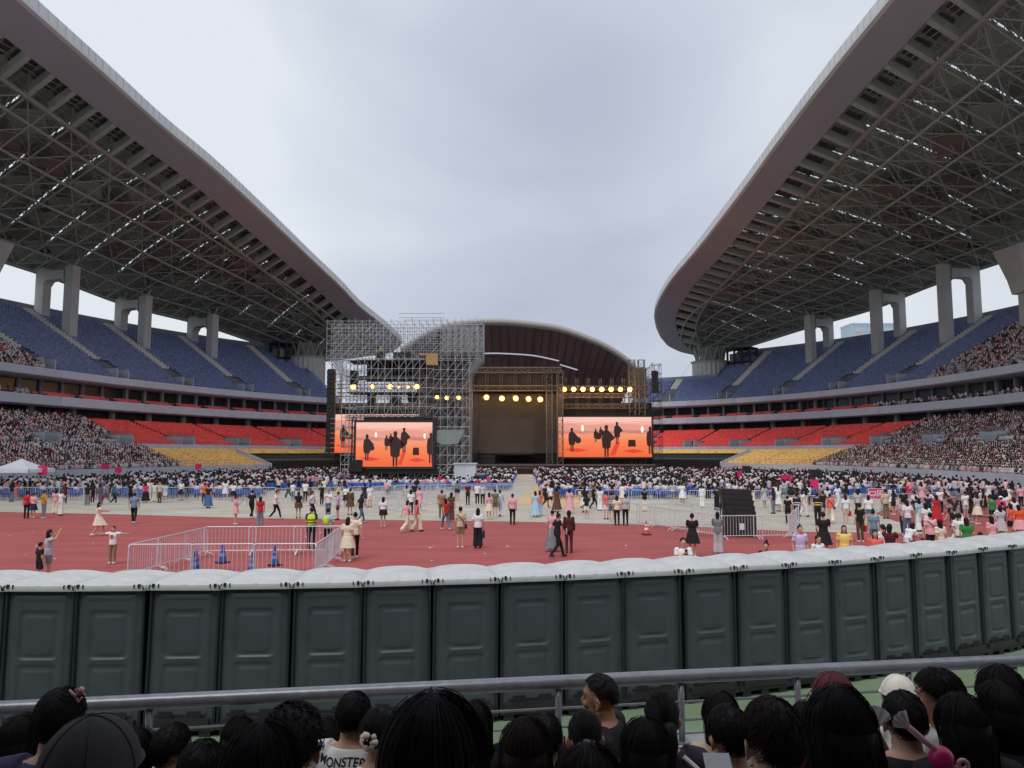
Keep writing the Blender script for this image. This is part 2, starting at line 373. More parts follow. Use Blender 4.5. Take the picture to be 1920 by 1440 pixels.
    for a in ais:
        if not lo+4 < a < hi-3: continue
        h = heading(a); vr = []; VR.append(vr)
        for r0, r1, z0, zt, hw in [(1.5, 5.6, 16.8, 1.7, 1.2), (-13.2, -10, 5, 1.3, 1.6)]:
            vo = []; vd = []; VO.append(vo); VD.append(vd)
            for sg in (-1, 1):
                A = P(a+sg*hw, r0, 0); B = P(a+sg*hw, r1, 0); m_ = (A+B)/2
                vo.append(box((m_[0], m_[1], z0+zt/2+.2), (r1-r0, .2, zt+.6), h))
                za, zb = z0+zt*.9+.5, z0+zt*.9+1.3
                for z_ in (za+.2, za+.5, zb-.1): vr.append(tube((A[0], A[1], z_), (B[0], B[1], z_), .035, None, 4))
                for t in np.linspace(0, 1, 7): q_ = A+(B-A)*t; vr.append(tube((q_[0], q_[1], za-.3), (q_[0], q_[1], zb-.1), .03, None, 4))
            c = P(a, r1, z0+zt/2+.3); vd.append(box(c, (.15, hw*2-.2, zt+.4), h))
            vd.append(box(P(a, (r0+r1)/2, z0+.25), (r1-r0-.1, hw*2-.2, .1), h))
        # stair rail up the aisle
        for k in range(8, 26, 2): rr, zz = ROWS_B[k]; vr.append(tube(P(a, rr, zz), P(a, rr, zz+.9), .03, None, 4)); vr.append(tube(P(a, rr, zz+.9), P(a, rr+.84, zz+1.39), .03, None, 4))
    each('stair_opening', VD, M_dark); each('stair_parapet', VO, M_fascia); each('stair_rail', VR, M_steel)
    # pale stair strips on the aisles
    ST_ = []
    for a in ais:
        if not lo+4 < a < hi-3: continue
        rows = ROWS_B if (full[0] < a < full[1]) else RB2
        st = []; ST_.append(st)
        for r, z in rows[9:]: st.append(box(P(a, r-.25, z+.22), (.55, 1.9, .5), heading(a)))
        st = []; ST_.append(st)
        for r, z in ROWS_R[5:]: st.append(box(P(a, r-.2, z+.06), (.38, 1.0, .12), heading(a)))
    each('stair', ST_, srgb('stair_concrete', (214, 214, 208), .95, rough=.9))
    # where the crowd stops
    if side > 0:
        cl = [s_at(1519, -25, 1.5, 1), s_at(1736, -.5, 9.2, 1)]; cu = [s_at(1735, 1, 17, 1), s_at(1925, 20, 27, 1)]; sgn = -1; cb = s_at(1640, 1, 13, 1)
    else:
        cl = [s_at(345, -25, 1.5, -1), s_at(150, -.5, 9.2, -1)]; cu = [s_at(92, 1, 17, -1), s_at(-60, 12, 27, -1)]; sgn = 1; cb = s_at(62, 1, 13, -1)
    lowf = lambda S, r: (S-(cl[0]+(cl[1]-cl[0])*(r+25)/24.5))*sgn > 0          # true inside the crowd
    upf = lambda S, r: (S-(cu[0]+(cu[1]-cu[0])*(r-1)/19))*sgn > 0
    cov = (s_at(1352, -25, 1.5, 1), 1) if side > 0 else (s_at(505, -25, 1.5, -1), -1)
    c0_, c1_ = (cov[0], hi) if side > 0 else (lo, cov[0])
    mk('black_cover', [sweep(c0_, c1_, [(-25.2, .02), (-25.2, 2.6), (-21, 3.3), (-17.6, 3.75)])], M_black)
    cw = []
    for zz in (0, .25): pass
    A0 = P(cov[0], -25.3, 0); A1 = P(cov[0], -17.6, 0); hh_ = heading(cov[0]); m_ = (A0+A1)/2
    mk('ramp_parapet', [loft([[tuple(A0), tuple(P(cov[0]-.3, -25.3, 0)), tuple(P(cov[0]-.3, -25.3, 2.3)), tuple(A0+[0, 0, 2.3])], [tuple(A1), tuple(P(cov[0]-.3, -17.6, 0)), tuple(P(cov[0]-.3, -17.6, 4.9)), tuple(A1+[0, 0, 4.9])]])], M_fascia)
    # seats: the nearest hundred of each colour as parts, the rest one part
    sets = [('yellow', ROWS_Y, -1e9, None, M_yel, .35, (-25, -25, 1), lo, hi, lowf), ('red', ROWS_R, 0, None, M_red, .75, (-13.2, -9.2, 2.7), lo, hi, lowf)]
    allseat = []
    A = seats_at(ROWS_Y, lo, hi, [a+pitch/2 for a in ais], .35, keep=lambda S, r: ~lowf(S, r), cover=cov); allseat.append((A, M_yel, 'yellow plastic seat'))
    A = seats_at(ROWS_R, lo, hi, ais, .55, (-13.5, -9.2, 2.2), keep=lambda S, r: ~lowf(S, r)); allseat.append((A, M_red, 'red plastic seat'))
    A = seats_at(ROWS_B, *full, ais, 1.05, (1, 7.6, 1.9), keep=lambda S, r: ~upf(S, r)); B_ = seats_at(RB2, *small, ais, 1.05, (1, 7.6, 1.9))
    A = (np.concatenate([A[0], B_[0]]), np.concatenate([A[1], B_[1]])); allseat.append((A, M_blue, 'blue plastic seat'))
    BX = [(.9, 12.6), (1.8, 12.95)]; bxa = list(np.arange(lo, hi, 7.2))
    A = seats_at(BX, lo, hi, bxa, .9, pitch=.6, keep=lambda S, r: (S-cb)*sgn < 0); allseat.append((A, M_red, None))
    for (Pp, rot), m, lb in allseat:
        if not len(Pp): continue
        order = np.argsort(np.hypot(Pp[:, 0], Pp[:, 1])); Pp = Pp[order]; rot = rot[order]
        k = 100 if lb and 'blue' not in lb else 0
        if k:
            b = MB(); b.add(*TEMP_SEAT); o = b.build('seat', m, root)
            for i in range(k):
                c = o if i == 0 else o.copy()
                if i: COL.objects.link(c); c.parent = root
                c.location = Pp[i]+inv; c.rotation_euler = (0, 0, rot[i])
        V, Fs = replicate(*TEMP_SEAT, Pp[k:], rot[k:]); b = MB(); b.add(V+inv, Fs); o = b.build('seat_rows', m, root); o['kind'] = 'stuff'
    # the crowd in this stand
    b = MB(); drop = lambda p: RNG.random(len(p)) < .93
    for rows, f, a_, rng_ in [(ROWS_Y, lowf, [a+pitch/2 for a in ais], (lo, hi)), (ROWS_R, lowf, ais, (lo, hi)), (ROWS_B, upf, ais, full)]:
        Pp, rot = seats_at(rows, *rng_, a_, .45, (-13.5, -9.2, 2.2), pitch=.54, jitter=.06, keep=f); k = drop(Pp)
        crowd_mesh(b, person_seats_z(Pp[k], .42), rot[k])
    Pp, rot = seats_at(BX, lo, hi, bxa, .6, pitch=.8, keep=lambda S, r: (S-cb)*sgn > 0); k = RNG.random(len(Pp)) < .75
    crowd_mesh(b, person_seats_z(Pp[k], .42), rot[k])
    Pp, rot = seats_at([(.5, 9.1), (1.5, 9.1), (-14.5, 4.1)], lo, hi, [], 0, pitch=2.2, jitter=.6, keep=lowf)
    crowd_mesh(b, person_seats_z(Pp, .75), rot)
    o = b.build('crowd', M_attr, None, cols=True); o['kind'] = 'stuff'; o['label'] = f'spectators filling the near rows of the {nm} grandstand'; o['category'] = 'crowd'
    return dict(lo=lo, hi=hi, ais=ais, pil=pil_all, full=full, small=small, cut=cut, d=d, top=top)
ST = {1: build_stand(1), -1: build_stand(-1)}
# ------------------------------------------------------------------ roofs
M_band = srgb('soffit_band', (172, 172, 184), .98, rough=.7, var=.05, scale=.1)
M_lip = srgb('roof_lip', (214, 217, 217), .95, rough=.6, var=.06, scale=.3)
M_deck = srgb('roof_deck', (166, 174, 168), .9, rough=.85, var=.25, scale=.12)
M_rpan = srgb('soffit_panel', (140, 126, 122), .9, rough=.8, var=.12, scale=.2)
M_gpan = srgb('soffit_panel_grey', (160, 166, 160), .92, rough=.8, var=.12, scale=.2)
M_tube = srgb('truss_tube', (182, 190, 184), .96, rough=.6, var=.1)
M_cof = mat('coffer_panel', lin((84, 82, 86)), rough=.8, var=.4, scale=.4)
M_pil = srgb('pillar_concrete', (206, 208, 204), .92, rough=.8, var=.07, scale=.4)
def smooth_curve(pts, n):
    pts = np.array(pts, float); d = np.concatenate([[0], np.cumsum(np.linalg.norm(np.diff(pts, axis=0), axis=1))])
    out = []
    for u in np.linspace(0, d[-1], n):
        i = min(max(np.searchsorted(d, u)-1, 0), len(pts)-2); t = (u-d[i])/(d[i+1]-d[i])
        p0 = pts[max(i-1, 0)]; p1 = pts[i]; p2 = pts[i+1]; p3 = pts[min(i+2, len(pts)-1)]
        out.append(.5*((2*p1)+(-p0+p2)*t+(2*p0-5*p1+4*p2-p3)*t*t+(-p0+3*p1-3*p2+p3)*t**3))
    return np.array(out)
def build_roof(side):
    if side > 0:
        inner = [(36, 22, 47), (38.5, 50, 49.6), (39, 72, 50), (39, 88, 49.8), (39, 105, 48.9), (39, 124, 47.6), (39, 152, 46.3), (38.2, 174, 44.9), (38.2, 190, 43), (38.8, 199, 40.6), (41.5, 206, 36.6), (46, 211, 33.5), (52.5, 214, 32.2)]
        opx = [(1757, 530), (1640, 577), (1515, 613), (1395, 650), (1330, 664)]
    else:
        inner = [(-48.5, 22, 47), (-50.5, 50, 49.6), (-50.6, 72, 50), (-50, 88, 49.9), (-49.2, 101, 49.4), (-47.2, 114.5, 48.5), (-45.6, 135, 47.4)]+[tuple(atY(x_, y_, Y_)) for x_, y_, Y_ in ((578, 484, 157), (638, 540, 170), (671, 575, 180), (710, 606, 190), (745, 636, 197.5), (752, 646, 199.5))]+[(-33, 207, 32.6)]
        opx = [(85, 515), (240, 572), (380, 608), (520, 655), (590, 676)]
    outer = []
    for px, py in opx:
        r = 26; z = 36
        for _ in range(4):
            s = s_at(px, r, z, side); p = P(s, r, 0); d = ray(px, py); z = H+d[2]*p[1]/d[1]
        outer.append((p[0], p[1], z))
    p0, p1 = np.array(outer[0]), np.array(outer[1])
    S0 = s_at(opx[0][0], 26, 38, side); step = 1 if side < 0 else -1
    ext = [tuple(P(S0+step*k, 26, outer[0][2]+1.1*k/20)) for k in (80, 55, 25)]
    outer = ext+outer+[inner[-1]]
    K = 45; J = 11
    I = smooth_curve(inner, K); O = smooth_curve(outer, K)
    # pair the stations so that cross lines stay roughly square to the inner edge
    def U(k, wv, dz=0.0):      # underside
        k0 = int(min(k, K-2)); t = k-k0; a = I[k0]*(1-t)+I[k0+1]*t; b = O[k0]*(1-t)+O[k0+1]*t
        p = a*(1-wv)+b*wv; p = p.copy(); p[2] += dz; return p
    wid = np.linalg.norm(I-O, axis=1)
    wb = lambda k, m: min(m/max(np.interp(k, range(K), wid), .01), .9)
    dep = lambda k, wv: (1.1+2.3*sin(pi*min(1, wv*.9+.1)))*min(1, np.interp(k, range(K), wid)/25)
    root = empty('stadium_roof', tuple((I[K//2]+O[K//2])/2)); inv = -np.array(root.location)
    tag(root, f'sweeping ribbon roof with steel truss underside over the {"right" if side > 0 else "left"} grandstand', 'roof')
    def mk(name, parts, m, kind=None, smooth=False):
        b = MB()
        for v, f in parts: b.add(np.asarray(v)+inv, f, smooth=smooth)
        o = b.build(name, m, root)
        if kind: o['kind'] = kind
        return o
    kk = np.linspace(0, K-1, 150)
    # direction away from the roof's middle in plan, for the lip
    band = np.array([[U(k, 0), U(k, wb(k, 3.0)), U(k, wb(k, 5.6)), U(k, wb(k, 5.65), 1.4)] for k in kk])
    mk('soffit_band', [(band.reshape(-1, 3), grid(None, 150, 4))], M_band)
    def outw(k, m):
        a = U(k, 0); b_ = U(k, .3); d = (a-b_); d[2] = 0; n_ = np.linalg.norm(d); return a+(d/n_ if n_ > .01 else 0)*m
    lipv = []
    for k in kk:
        a = U(k, 0); b1 = outw(k, .5); t = outw(k, .35); t2 = outw(k, -.9)
        lipv.append([a, b1+[0, 0, .15], b1+[0, 0, .5], t+[0, 0, 1.8], t2+[0, 0, 2.1]])
    mk('roof_lip', [(np.array(lipv).reshape(-1, 3), grid(None, 150, 5))], M_lip)
    # fine seams of the lip cladding
    sm = []
    for k in np.linspace(0, K-1.01, 130):
        b1 = outw(k, .53); t = outw(k, .38); sm.append(tube(b1+[0, 0, .5], t+[0, 0, 1.8], .035, None, 3, False))
    mk('lip_seam', sm, srgb('lip_seam', (196, 198, 200), .9), 'stuff')
    # deck over the trusses, slit open along rooflights
    dk = []; NS = (K-1)
    ws = [0, .06, .14, .24, .36, .48, .6, .72, .84, .93, 1]
    for k in range(NS):
        ks = [k, k+.465, k+.535, k+1]
        for a in range(3):
            for j in range(len(ws)-1):
                if a == 1 and k % 2 == 0 and 1 <= j <= 7 and k < K-5 and random.random() < (.97 if j < 4 else .6): continue
                q_ = [U(ks[a], ws[j], dep(ks[a], ws[j])), U(ks[a+1], ws[j], dep(ks[a+1], ws[j])), U(ks[a+1], ws[j+1], dep(ks[a+1], ws[j+1])), U(ks[a], ws[j+1], dep(ks[a], ws[j+1]))]
                dk.append((np.array(q_), np.array([[0, 1, 2, 3]])))
    mk('roof_deck', dk, M_deck)
    # outer rim closing the edge
    rim = np.array([[U(k, 1, -.5), U(k, 1, dep(k, 1)+.3), U(k, .97, dep(k, 1)+.6)] for k in kk]); mk('outer_rim', [(rim.reshape(-1, 3), grid(None, 150, 3))], M_gpan)
    # rooflight bars across the slits
    rb = []
    for k in range(0, K-5, 2):
        for wv in np.arange(.08, .8, .022):
            rb.append(tube(U(k+.4, wv, dep(k, wv)-.05), U(k+.6, wv+.008, dep(k, wv)-.05), .07, None, 3, False))
        for wv in np.arange(.06, .84, .05): rb.append(tube(U(k+.42, wv, dep(k, wv)-.2), U(k+.58, wv+.05, dep(k, wv+.05)-.2), .1, None, 3, False))
    mk('rooflight_bar', rb, M_tube, 'stuff')
    # coffers beside the band
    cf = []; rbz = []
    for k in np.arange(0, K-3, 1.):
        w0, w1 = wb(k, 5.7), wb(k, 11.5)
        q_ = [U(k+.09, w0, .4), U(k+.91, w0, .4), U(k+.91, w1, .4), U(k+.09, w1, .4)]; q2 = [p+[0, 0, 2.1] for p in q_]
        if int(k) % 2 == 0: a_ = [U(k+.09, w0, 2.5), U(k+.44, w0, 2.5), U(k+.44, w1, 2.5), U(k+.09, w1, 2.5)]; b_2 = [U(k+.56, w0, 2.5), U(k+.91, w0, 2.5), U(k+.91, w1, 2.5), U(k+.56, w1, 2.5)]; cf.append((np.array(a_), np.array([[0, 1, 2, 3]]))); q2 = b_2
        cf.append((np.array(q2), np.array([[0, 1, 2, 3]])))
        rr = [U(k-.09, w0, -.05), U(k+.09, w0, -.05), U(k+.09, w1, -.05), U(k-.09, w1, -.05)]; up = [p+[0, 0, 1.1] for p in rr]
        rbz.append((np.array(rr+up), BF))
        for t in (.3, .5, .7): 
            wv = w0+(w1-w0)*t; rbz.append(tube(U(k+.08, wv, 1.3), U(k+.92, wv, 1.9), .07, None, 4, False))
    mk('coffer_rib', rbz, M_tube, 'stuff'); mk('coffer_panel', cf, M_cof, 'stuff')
    # trusses: bottom chords, verticals and braces
    wj = [wb(K*.4, 11.5)]+list(np.linspace(.3, 1, J-2))
    kl = np.linspace(0, K-2, 100)
    for j, wv in enumerate([0]+list(np.linspace(.28, 1, 6))):
        if j == 0: mk('edge_chord', [path([U(k, wb(k, 11.6), -.15) for k in kl], .38, 6, False)], srgb('edge_chord', (160, 154, 150), .9))
        else: mk('long_chord', [path([U(k, wv, 0) for k in kl], .2, 5, False)], M_tube)
    NX = np.linspace(.0, 1, 8)
    for k in range(0, K-1, 1):
        W = [wb(k, 11.6)+(1-wb(k, 11.6))*t for t in NX]
        t = [path([U(k, w_, 0) for w_ in W], .12, 5, False)]
        for a, b_ in zip(W[:-1], W[1:]):
            m_ = (a+b_)/2; t.append(tube(U(k, a), U(k, m_, dep(k, m_)), .09, None, 3, False)); t.append(tube(U(k, b_), U(k, m_, dep(k, m_)), .09, None, 3, False))
        mk('cross_truss', t, M_tube)
    br = []
    for k in range(0, K-3, 2):
        W = [wb(k, 11.6)+(1-wb(k, 11.6))*t for t in np.linspace(0, 1, 5)]
        for a, b_ in zip(W[:-1], W[1:]):
            br.append(tube(U(k, a, .1), U(k+2, b_, .1), .085, None, 4, False)); br.append(tube(U(k+2, a, .1), U(k, b_, .1), .085, None, 4, False))
            m_ = (a+b_)/2
            for kx, ww in ((k, a), (k+2, a), (k, b_), (k+2, b_)): br.append(tube(U(k+1, m_, .1), U(kx, ww, dep(kx, ww)), .07, None, 3, False))
    for k in range(1, K-3, 2):
        W = [wb(k, 11.6)+(1-wb(k, 11.6))*t for t in np.linspace(0, 1, 9)]
        for a, b_ in zip(W[:-1], W[1:]):
            br.append(tube(U(k-1, a, .6), U(k+1, b_, .6), .06, None, 3, False)); br.append(tube(U(k+1, a, .6), U(k-1, b_, .6), .06, None, 3, False))
    mk('brace', br, M_tube, 'stuff')
    pu = []
    for k in np.arange(.25, K-3, .25):
        if k % 1 == 0: continue
        w0 = wb(k, 11.6); pu.append(path([U(k, w0+(1-w0)*t, dep(k, w0+(1-w0)*t)-.35) for t in np.linspace(0, 1, 10)], .07, 3, False))
    for wv in np.linspace(.18, .98, 17): pu.append(path([U(k, wv, dep(k, wv)-.5) for k in np.arange(0, K-3, 1.)], .08, 3, False))
    mk('purlin', pu, M_tube, 'stuff')
    # flat soffit panels hung between the trusses in a scattered chequer
    p1_ = []; p2_ = []
    for k in range(1, K-3, 2):
        for t in np.linspace(.12, .9, 6):
            if random.random() < .72:
                c = wb(k, 11.6)+(1-wb(k, 11.6))*t; hw = .07
                q_ = np.array([U(k-.9, c, .9), U(k, c+hw, .9), U(k+.9, c, .9), U(k, c-hw, .9)])
                (p1_ if random.random() < .45 else p2_).append((q_, np.array([[0, 1, 2, 3]])))
    mk('red_soffit_panel', p1_, M_rpan, 'stuff'); mk('grey_soffit_panel', p2_, M_gpan, 'stuff')
    return U, I, O
ROOF = {1: build_roof(1), -1: build_roof(-1)}
def under_z(side, x, y):
    U, I, O = ROOF[side]; best = (1e9, 30)
    for k in range(0, len(I)):
        for wv in np.linspace(0, 1, 25):
            p = U(k, wv); d = (p[0]-x)**2+(p[1]-y)**2
            if d < best[0]: best = (d, p[2])
    return best[1]
# portal pillars that carry the roofs
def pillar(side, s, far=False, near=False, label=''):
    r1, r2 = (17, 24.2); h = heading(s); a = P(s, r1, 0); c = P(s, r2, 0)
    z1 = under_z(side, a[0], a[1]); z2 = under_z(side, c[0], c[1]); zt = min(z1, z2)-.1
    if near: zt = min(zt, 41)
    root = empty('roof_pillar', (a[0], a[1], 14), h); tag(root, label, 'pillar', 'portal pillars carrying the stadium roofs')
    def loc(x, y, z, sx, sy, sz, taper=None): return box((x, y, z-14), (sx, sy, sz), 0, taper)
    wl = 1.7
    b = MB(); b.add(*loc(0, 0, (14+zt)/2, 2.0, wl, zt-14)); b.build('leg', M_pil, root)
    b = MB(); b.add(*loc(7.2, 0, (14+z2-.1)/2, 2.1, wl, z2-.1-14)); b.build('leg', M_pil, root)
    zb = zt-.7
    # crossbeam with arched underside
    b = MB(); x0, x1 = 1.0, 6.15; n = 10; V = []
    for i in range(n+1):
        t = i/n; x = x0+(x1-x0)*t; zz = zb-1.7-(.9*(abs(2*t-1))**9); 
        for yy, z_ in ((-1, zb), (-1, zz), (1, zz), (1, zb)): V.append((x, yy, z_-14))
    b.add(V, grid(None, n+1, 4)); b.add([(x0, -1, zb-14), (x1, -1, zb-14), (x1, 1, zb-14), (x0, 1, zb-14)], np.array([[0, 1, 2, 3]])); b.build('crossbeam', M_pil, root)
    b = MB()
    for x in (0, 7.2): b.add(*loc(x, 0, (zt if x == 0 else z2)-.05, 1.5, 1.3, .5)); b.add(*tube((x-.5, 0, (zt if x == 0 else z2)-14), (x-1.5, 0, (zt if x == 0 else z2)-12.6), .18)); b.add(*tube((x+.4, 0, (zt if x == 0 else z2)-14), (x+1.5, 0, (zt if x == 0 else z2)-12.8), .18))
    b.build('bearing', M_tube, root)
    if near:
        b = MB(); V, Fq = loft([[(-1.6, -1.5, zt-14-9), (2.2, -1.5, zt-14-9), (2.2, 1.5, zt-14-9), (-1.6, 1.5, zt-14-9)], [(-2.0, -1.9, zt-14-6.5), (2.6, -1.9, zt-14-6.5), (2.6, 1.9, zt-14-6.5), (-2.0, 1.9, zt-14-6.5)], [(-3.6, -3, zt-14-1), (6, -3, zt-14-1), (6, 3, zt-14-1), (-3.6, 3, zt-14-1)]])
        b.add(V, Fq); b.build('capital', M_pil, root)
names = ['nearest the stage end', 'third along from the near end', 'next to the big flared one']
for side in (1, -1):
    sd_ = 'right' if side > 0 else 'left'; D = ST[side]; ps = D['pil']
    for i, k in enumerate((2, 3, 4)):
        lab = [f'concrete portal pillar on the {sd_} upper stand, closest to the stage', f'middle one of three full portal pillars on the {sd_} upper stand', f'tallest full portal pillar on the {sd_} stand, nearest the camera'][i]
        pillar(side, ps[k], label=lab)
    sn = s_at(1903, 15, 36, 1) if side > 0 else s_at(-20, 15, 36, -1)
    pillar(side, sn, near=True, label=f'pillar with wide flared head cut off by the {sd_} picture edge')
# drum under the far tip of the right roof, framed blocks beside the last sectors
def drum(px, side, label):
    s = s_at(px, 19, 28, side); c = P(s, 19, 12); root = empty('support_drum', tuple(c), heading(s)); tag(root, label, 'drum support')
    zt = 28.6-12; V = []; n = 48
    rings = [[((4.6+.22*(j % 2))*cos(2*pi*j/n), (4.6+.22*(j % 2))*sin(2*pi*j/n), z) for j in range(n)] for z in (0, zt)]
    b = MB(); b.add(*loft(rings)); b.build('fluted_drum', M_pil, root)
    b = MB(); b.add(*loft([oval((0, 0, zt), 5, 5, 24), oval((0, 0, zt+.4), 5.2, 5.2, 24)])); b.build('collar', M_tube, root)
    b = MB()
    for j in range(10):
        a = 2*pi*j/10; b.add(*tube((3.6*cos(a), 3.6*sin(a), zt+.3), (4.2*cos(a+.3), 4.2*sin(a+.3), zt+4.2), .28)); b.add(*tube((3.6*cos(a), 3.6*sin(a), zt+.3), (4.2*cos(a-.3), 4.2*sin(a-.3), zt+4.2), .22))
    b.add(*loft([oval((0, 0, zt+.4), 2.4, 2.4, 14), oval((0, 0, zt+4), 3, 3, 14)])); b.build('bearing_frame', M_gpan, root)
drum(1331, 1, 'fluted concrete drum holding the far tip of the right roof')
drum(575, -1, 'fluted concrete drum under the far tip of the left roof beside the scaffold')
def frame_block(px0, px1, side, label):
    s = s_at((px0+px1)/2, 22, 30, side); c = P(s, 21, 24); root = empty('equipment_frame', tuple(c), heading(s)); tag(root, label, 'steel frame')
    b = MB()
    for x in (-2, 2):
        for y in (-3.2, -1, 1.2, 3.2): b.add(*box((x, y, 4), (.45, .45, 8)))
    b.add(*box((0, 0, 8.1), (5, 7, .3))); b.add(*box((0, 0, 4.4), (4.4, 6.6, .25))); b.build('frame', M_dark, root)
    b = MB(); b.add(*box((0, 2.0, 5.7), (2.4, 2, 2.2))); b.add(*box((.3, -2, 2.4), (2.4, 1.6, 3.2))); b.build('cabinet', M_gpan, root)
frame_block(1380, 1410, 1, 'dark steel frame with cabinets on the step of the right upper stand')
frame_block(520, 545, -1, 'dark steel frame with cabinets on the step of the left upper stand')
# glass tower far behind the right stand
tw = empty('glass_tower', (0, 0, 0)); a = atY(1588, 640, 620); c = atY(1670, 640, 620); tw.location = ((a[0]+c[0])/2, 620, 0)
tag(tw, 'pale glass office tower seen between the right roof pillars', 'building')
wd = c[0]-a[0]; ht = atY(1630, 612, 620)[2]
b = MB(); b.add(*box((0, 0, ht/2), (wd, 22, ht))); b.build('facade', mat('tower_glass', lin((178, 200, 216)), rough=.25, var=.15, scale=.08), tw)
b = MB()
for i in range(15): b.add(*box((-wd/2+wd*i/14, -11.2, ht/2), (.35, .4, ht)))
for z in np.arange(4, ht, 4.2): b.add(*box((0, -11.15, z), (wd, .3, .4)))
b.add(*box((0, 0, ht+.5), (wd+.6, 23, 1.2))); b.build('mullion_grid', srgb('tower_trim', (205, 214, 222)), tw)
b = MB(); b.add(*box((-wd*.36, -11.6, ht-9), (5, .4, 6))); b.build('rooftop_sign', srgb('tower_sign', (196, 180, 186)), tw)
# ------------------------------------------------------------------ domed roof behind the stage
def dome():
    root = empty('domed_roof', (2, 205, 0)); tag(root, 'arched brown shell roof with pale rim rising behind the stage', 'roof')
    pts = [(752, 650), (790, 625), (830, 607), (880, 599), (940, 597), (1000, 602), (1050, 610), (1100, 627), (1140, 645), (1180, 672), (1198, 692)]
    rim = smooth_curve([atY(x, y, 205) for x, y in pts], 60); c0 = np.array([2, 205, 0.])
    R = np.array([rim-[0, 0, 0], rim+[0, -.6, -.5], rim+[0, -.5, -1.5], rim+[0, .6, -1.9]]).transpose(1, 0, 2)
    b = MB(); b.add((R-c0).reshape(-1, 3), grid(None, 60, 4), smooth=True); b.build('rim', srgb('rim_grey', (186, 184, 180), .85), root)
    # concave underside falling back to a low edge
    nu, nv = 60, 16; V = np.zeros((nu, nv, 3)); cx = 2.
    for i in range(nu):
        p = rim[i]+np.array([0, .6, -1.9])
        for j in range(nv):
            t = j/(nv-1); z = p[2]*(1-t)+(12)*t; z = p[2]+(12-p[2])*t**1.25
            V[i, j] = (cx+(p[0]-cx)*(1-.12*t), p[1]+26*sin(t*pi/2), z)
    b = MB(); b.add((V-c0).reshape(-1, 3), grid(None, nu, nv)); b.build('shell', srgb('shell_brown', (140, 112, 114), 1.0, rough=.85, var=.25, scale=.15, stretch=(2, .2, .2)), root)
    b = MB()
    for i in range(2, nu-1, 2): b.add(*path([V[i, j]+[0, -.25, 0]-c0 for j in range(nv)], .13, 4, False))
    for j in (5, 10): b.add(*path([V[i, j]+[0, -.3, 0]-c0 for i in range(nu)], .16, 4, False))
    o = b.build('rib', srgb('shell_rib', (125, 108, 106), .8), root); o['kind'] = 'stuff'
    tb = V.copy(); T = np.array([rim, rim+[0, 12, -.4], rim+[0, 30, -4]]).transpose(1, 0, 2)
    b = MB(); b.add((T-c0).reshape(-1, 3), grid(None, 60, 3), smooth=True); b.build('top_skin', srgb('rim_grey', (186, 184, 180), .85), root)
    # thin pale inner arc
    arc = smooth_curve([atY(x, y, 196) for x, y in [(905, 663), (940, 663), (1000, 667), (1048, 677)]], 20); arc2 = smooth_curve([atY(x, y, 196) for x, y in [(1050, 684), (1070, 690), (1083, 694)]], 8)
    b = MB(); b.add(*path(list(arc-c0), .22, 5)); b.add(*path(list(arc2-c0), .22, 5)); b.build('pale_arc', M_white, root)
dome()
# end stand behind the stage, mostly hidden
b = MB(); b.add(*box((0, 0, 7), (110, 20, 14))); o = b.build('end_stand', M_dark); o.location = (0, 206, 0); tag(o, 'dark end stand hidden behind the stage under the domed roof', 'grandstand')
# ------------------------------------------------------------------ main stage
def lattice(p0, p1, wdt=.6, step=1.2, rc=.05, rb=.03, up=None):
    """a box truss between two points"""
    p0 = np.array(p0, float); p1 = np.array(p1, float); L_ = np.linalg.norm(p1-p0); d = (p1-p0)/L_; x, y = frame(d); n = max(1, int(L_/step)); out = []
    cs = [(x*a+y*b)*wdt/2 for a, b in ((-1, -1), (1, -1), (1, 1), (-1, 1))]
    for c in cs: out.append(tube(p0+c, p1+c, rc, None, 4, False))
    for i in range(n+1):
        q = p0+d*L_*i/n
        for j in range(4):
            out.append(tube(q+cs[j], q+cs[(j+1) % 4], rb, None, 3, False))
            if i < n: out.append(tube(q+cs[j], q+cs[(j+1) % 4]+d*L_/n, rb, None, 3, False))
    return out
M_tr = srgb('stage_truss', (120, 112, 104), .8, rough=.5, metal=.2)
M_trk = srgb('black_truss', (48, 44, 44), .8, rough=.6)
M_skr = mat('stage_skirt', (.03, .026, .026), rough=.9, var=.5, scale=.5)
SY = 148.0
stage = empty('stage', (0, SY, 0)); tag(stage, 'dark concert stage with black wings and truss roof below the dome', 'stage')
def sb(name, parts, m, kind=None, root=stage):
    b = MB(); l = np.array(root.location)
    for v, f in parts: b.add(np.asarray(v)-l, f)
    o = b.build(name, m, root)
    if kind: o['kind'] = kind
    return o
def X(px, Y, py=800): return atY(px, py, Y)[0]
def Z(py, Y): return atY(960, py, Y)[2]
sb('deck', [box((-2, SY+9, .95), (62, 22, 1.9))], M_skr)
sb('deck_edge', [box(((X(875, SY-3)+X(1222, SY-3))/2, SY-3, 1.75), (37, .25, .14)), box((X(1050, SY-3), SY-3.2, 1.2), (38, .12, .08))], srgb('deck_edge', (150, 140, 135), .8))
sb('backdrop', [box((X(968, SY+14), SY+14, 10), (X(1050, SY+14)-X(885, SY+14), .5, 17))], mat('backdrop_cloth', lin((66, 58, 54)), rough=.9, var=.5, scale=.25))
sb('wing_panel', [box(((X(1046, SY+4)+X(1222, SY+4))/2, SY+4, 8), (X(1222, SY+4)-X(1046, SY+4), .6, 12.4))], M_skr)
sb('wing_panel', [box(((X(618, SY+4)+X(874, SY+4))/2, SY+4, 8), (X(874, SY+4)-X(618, SY+4), .6, 12.4))], M_skr)
sb('side_curtain', [box((X(886, SY+1), SY+1, 9), (2.2, .4, 15)), box((X(886, SY+1)+.8, SY+5, 9), (.3, 8, 15))], M_black)
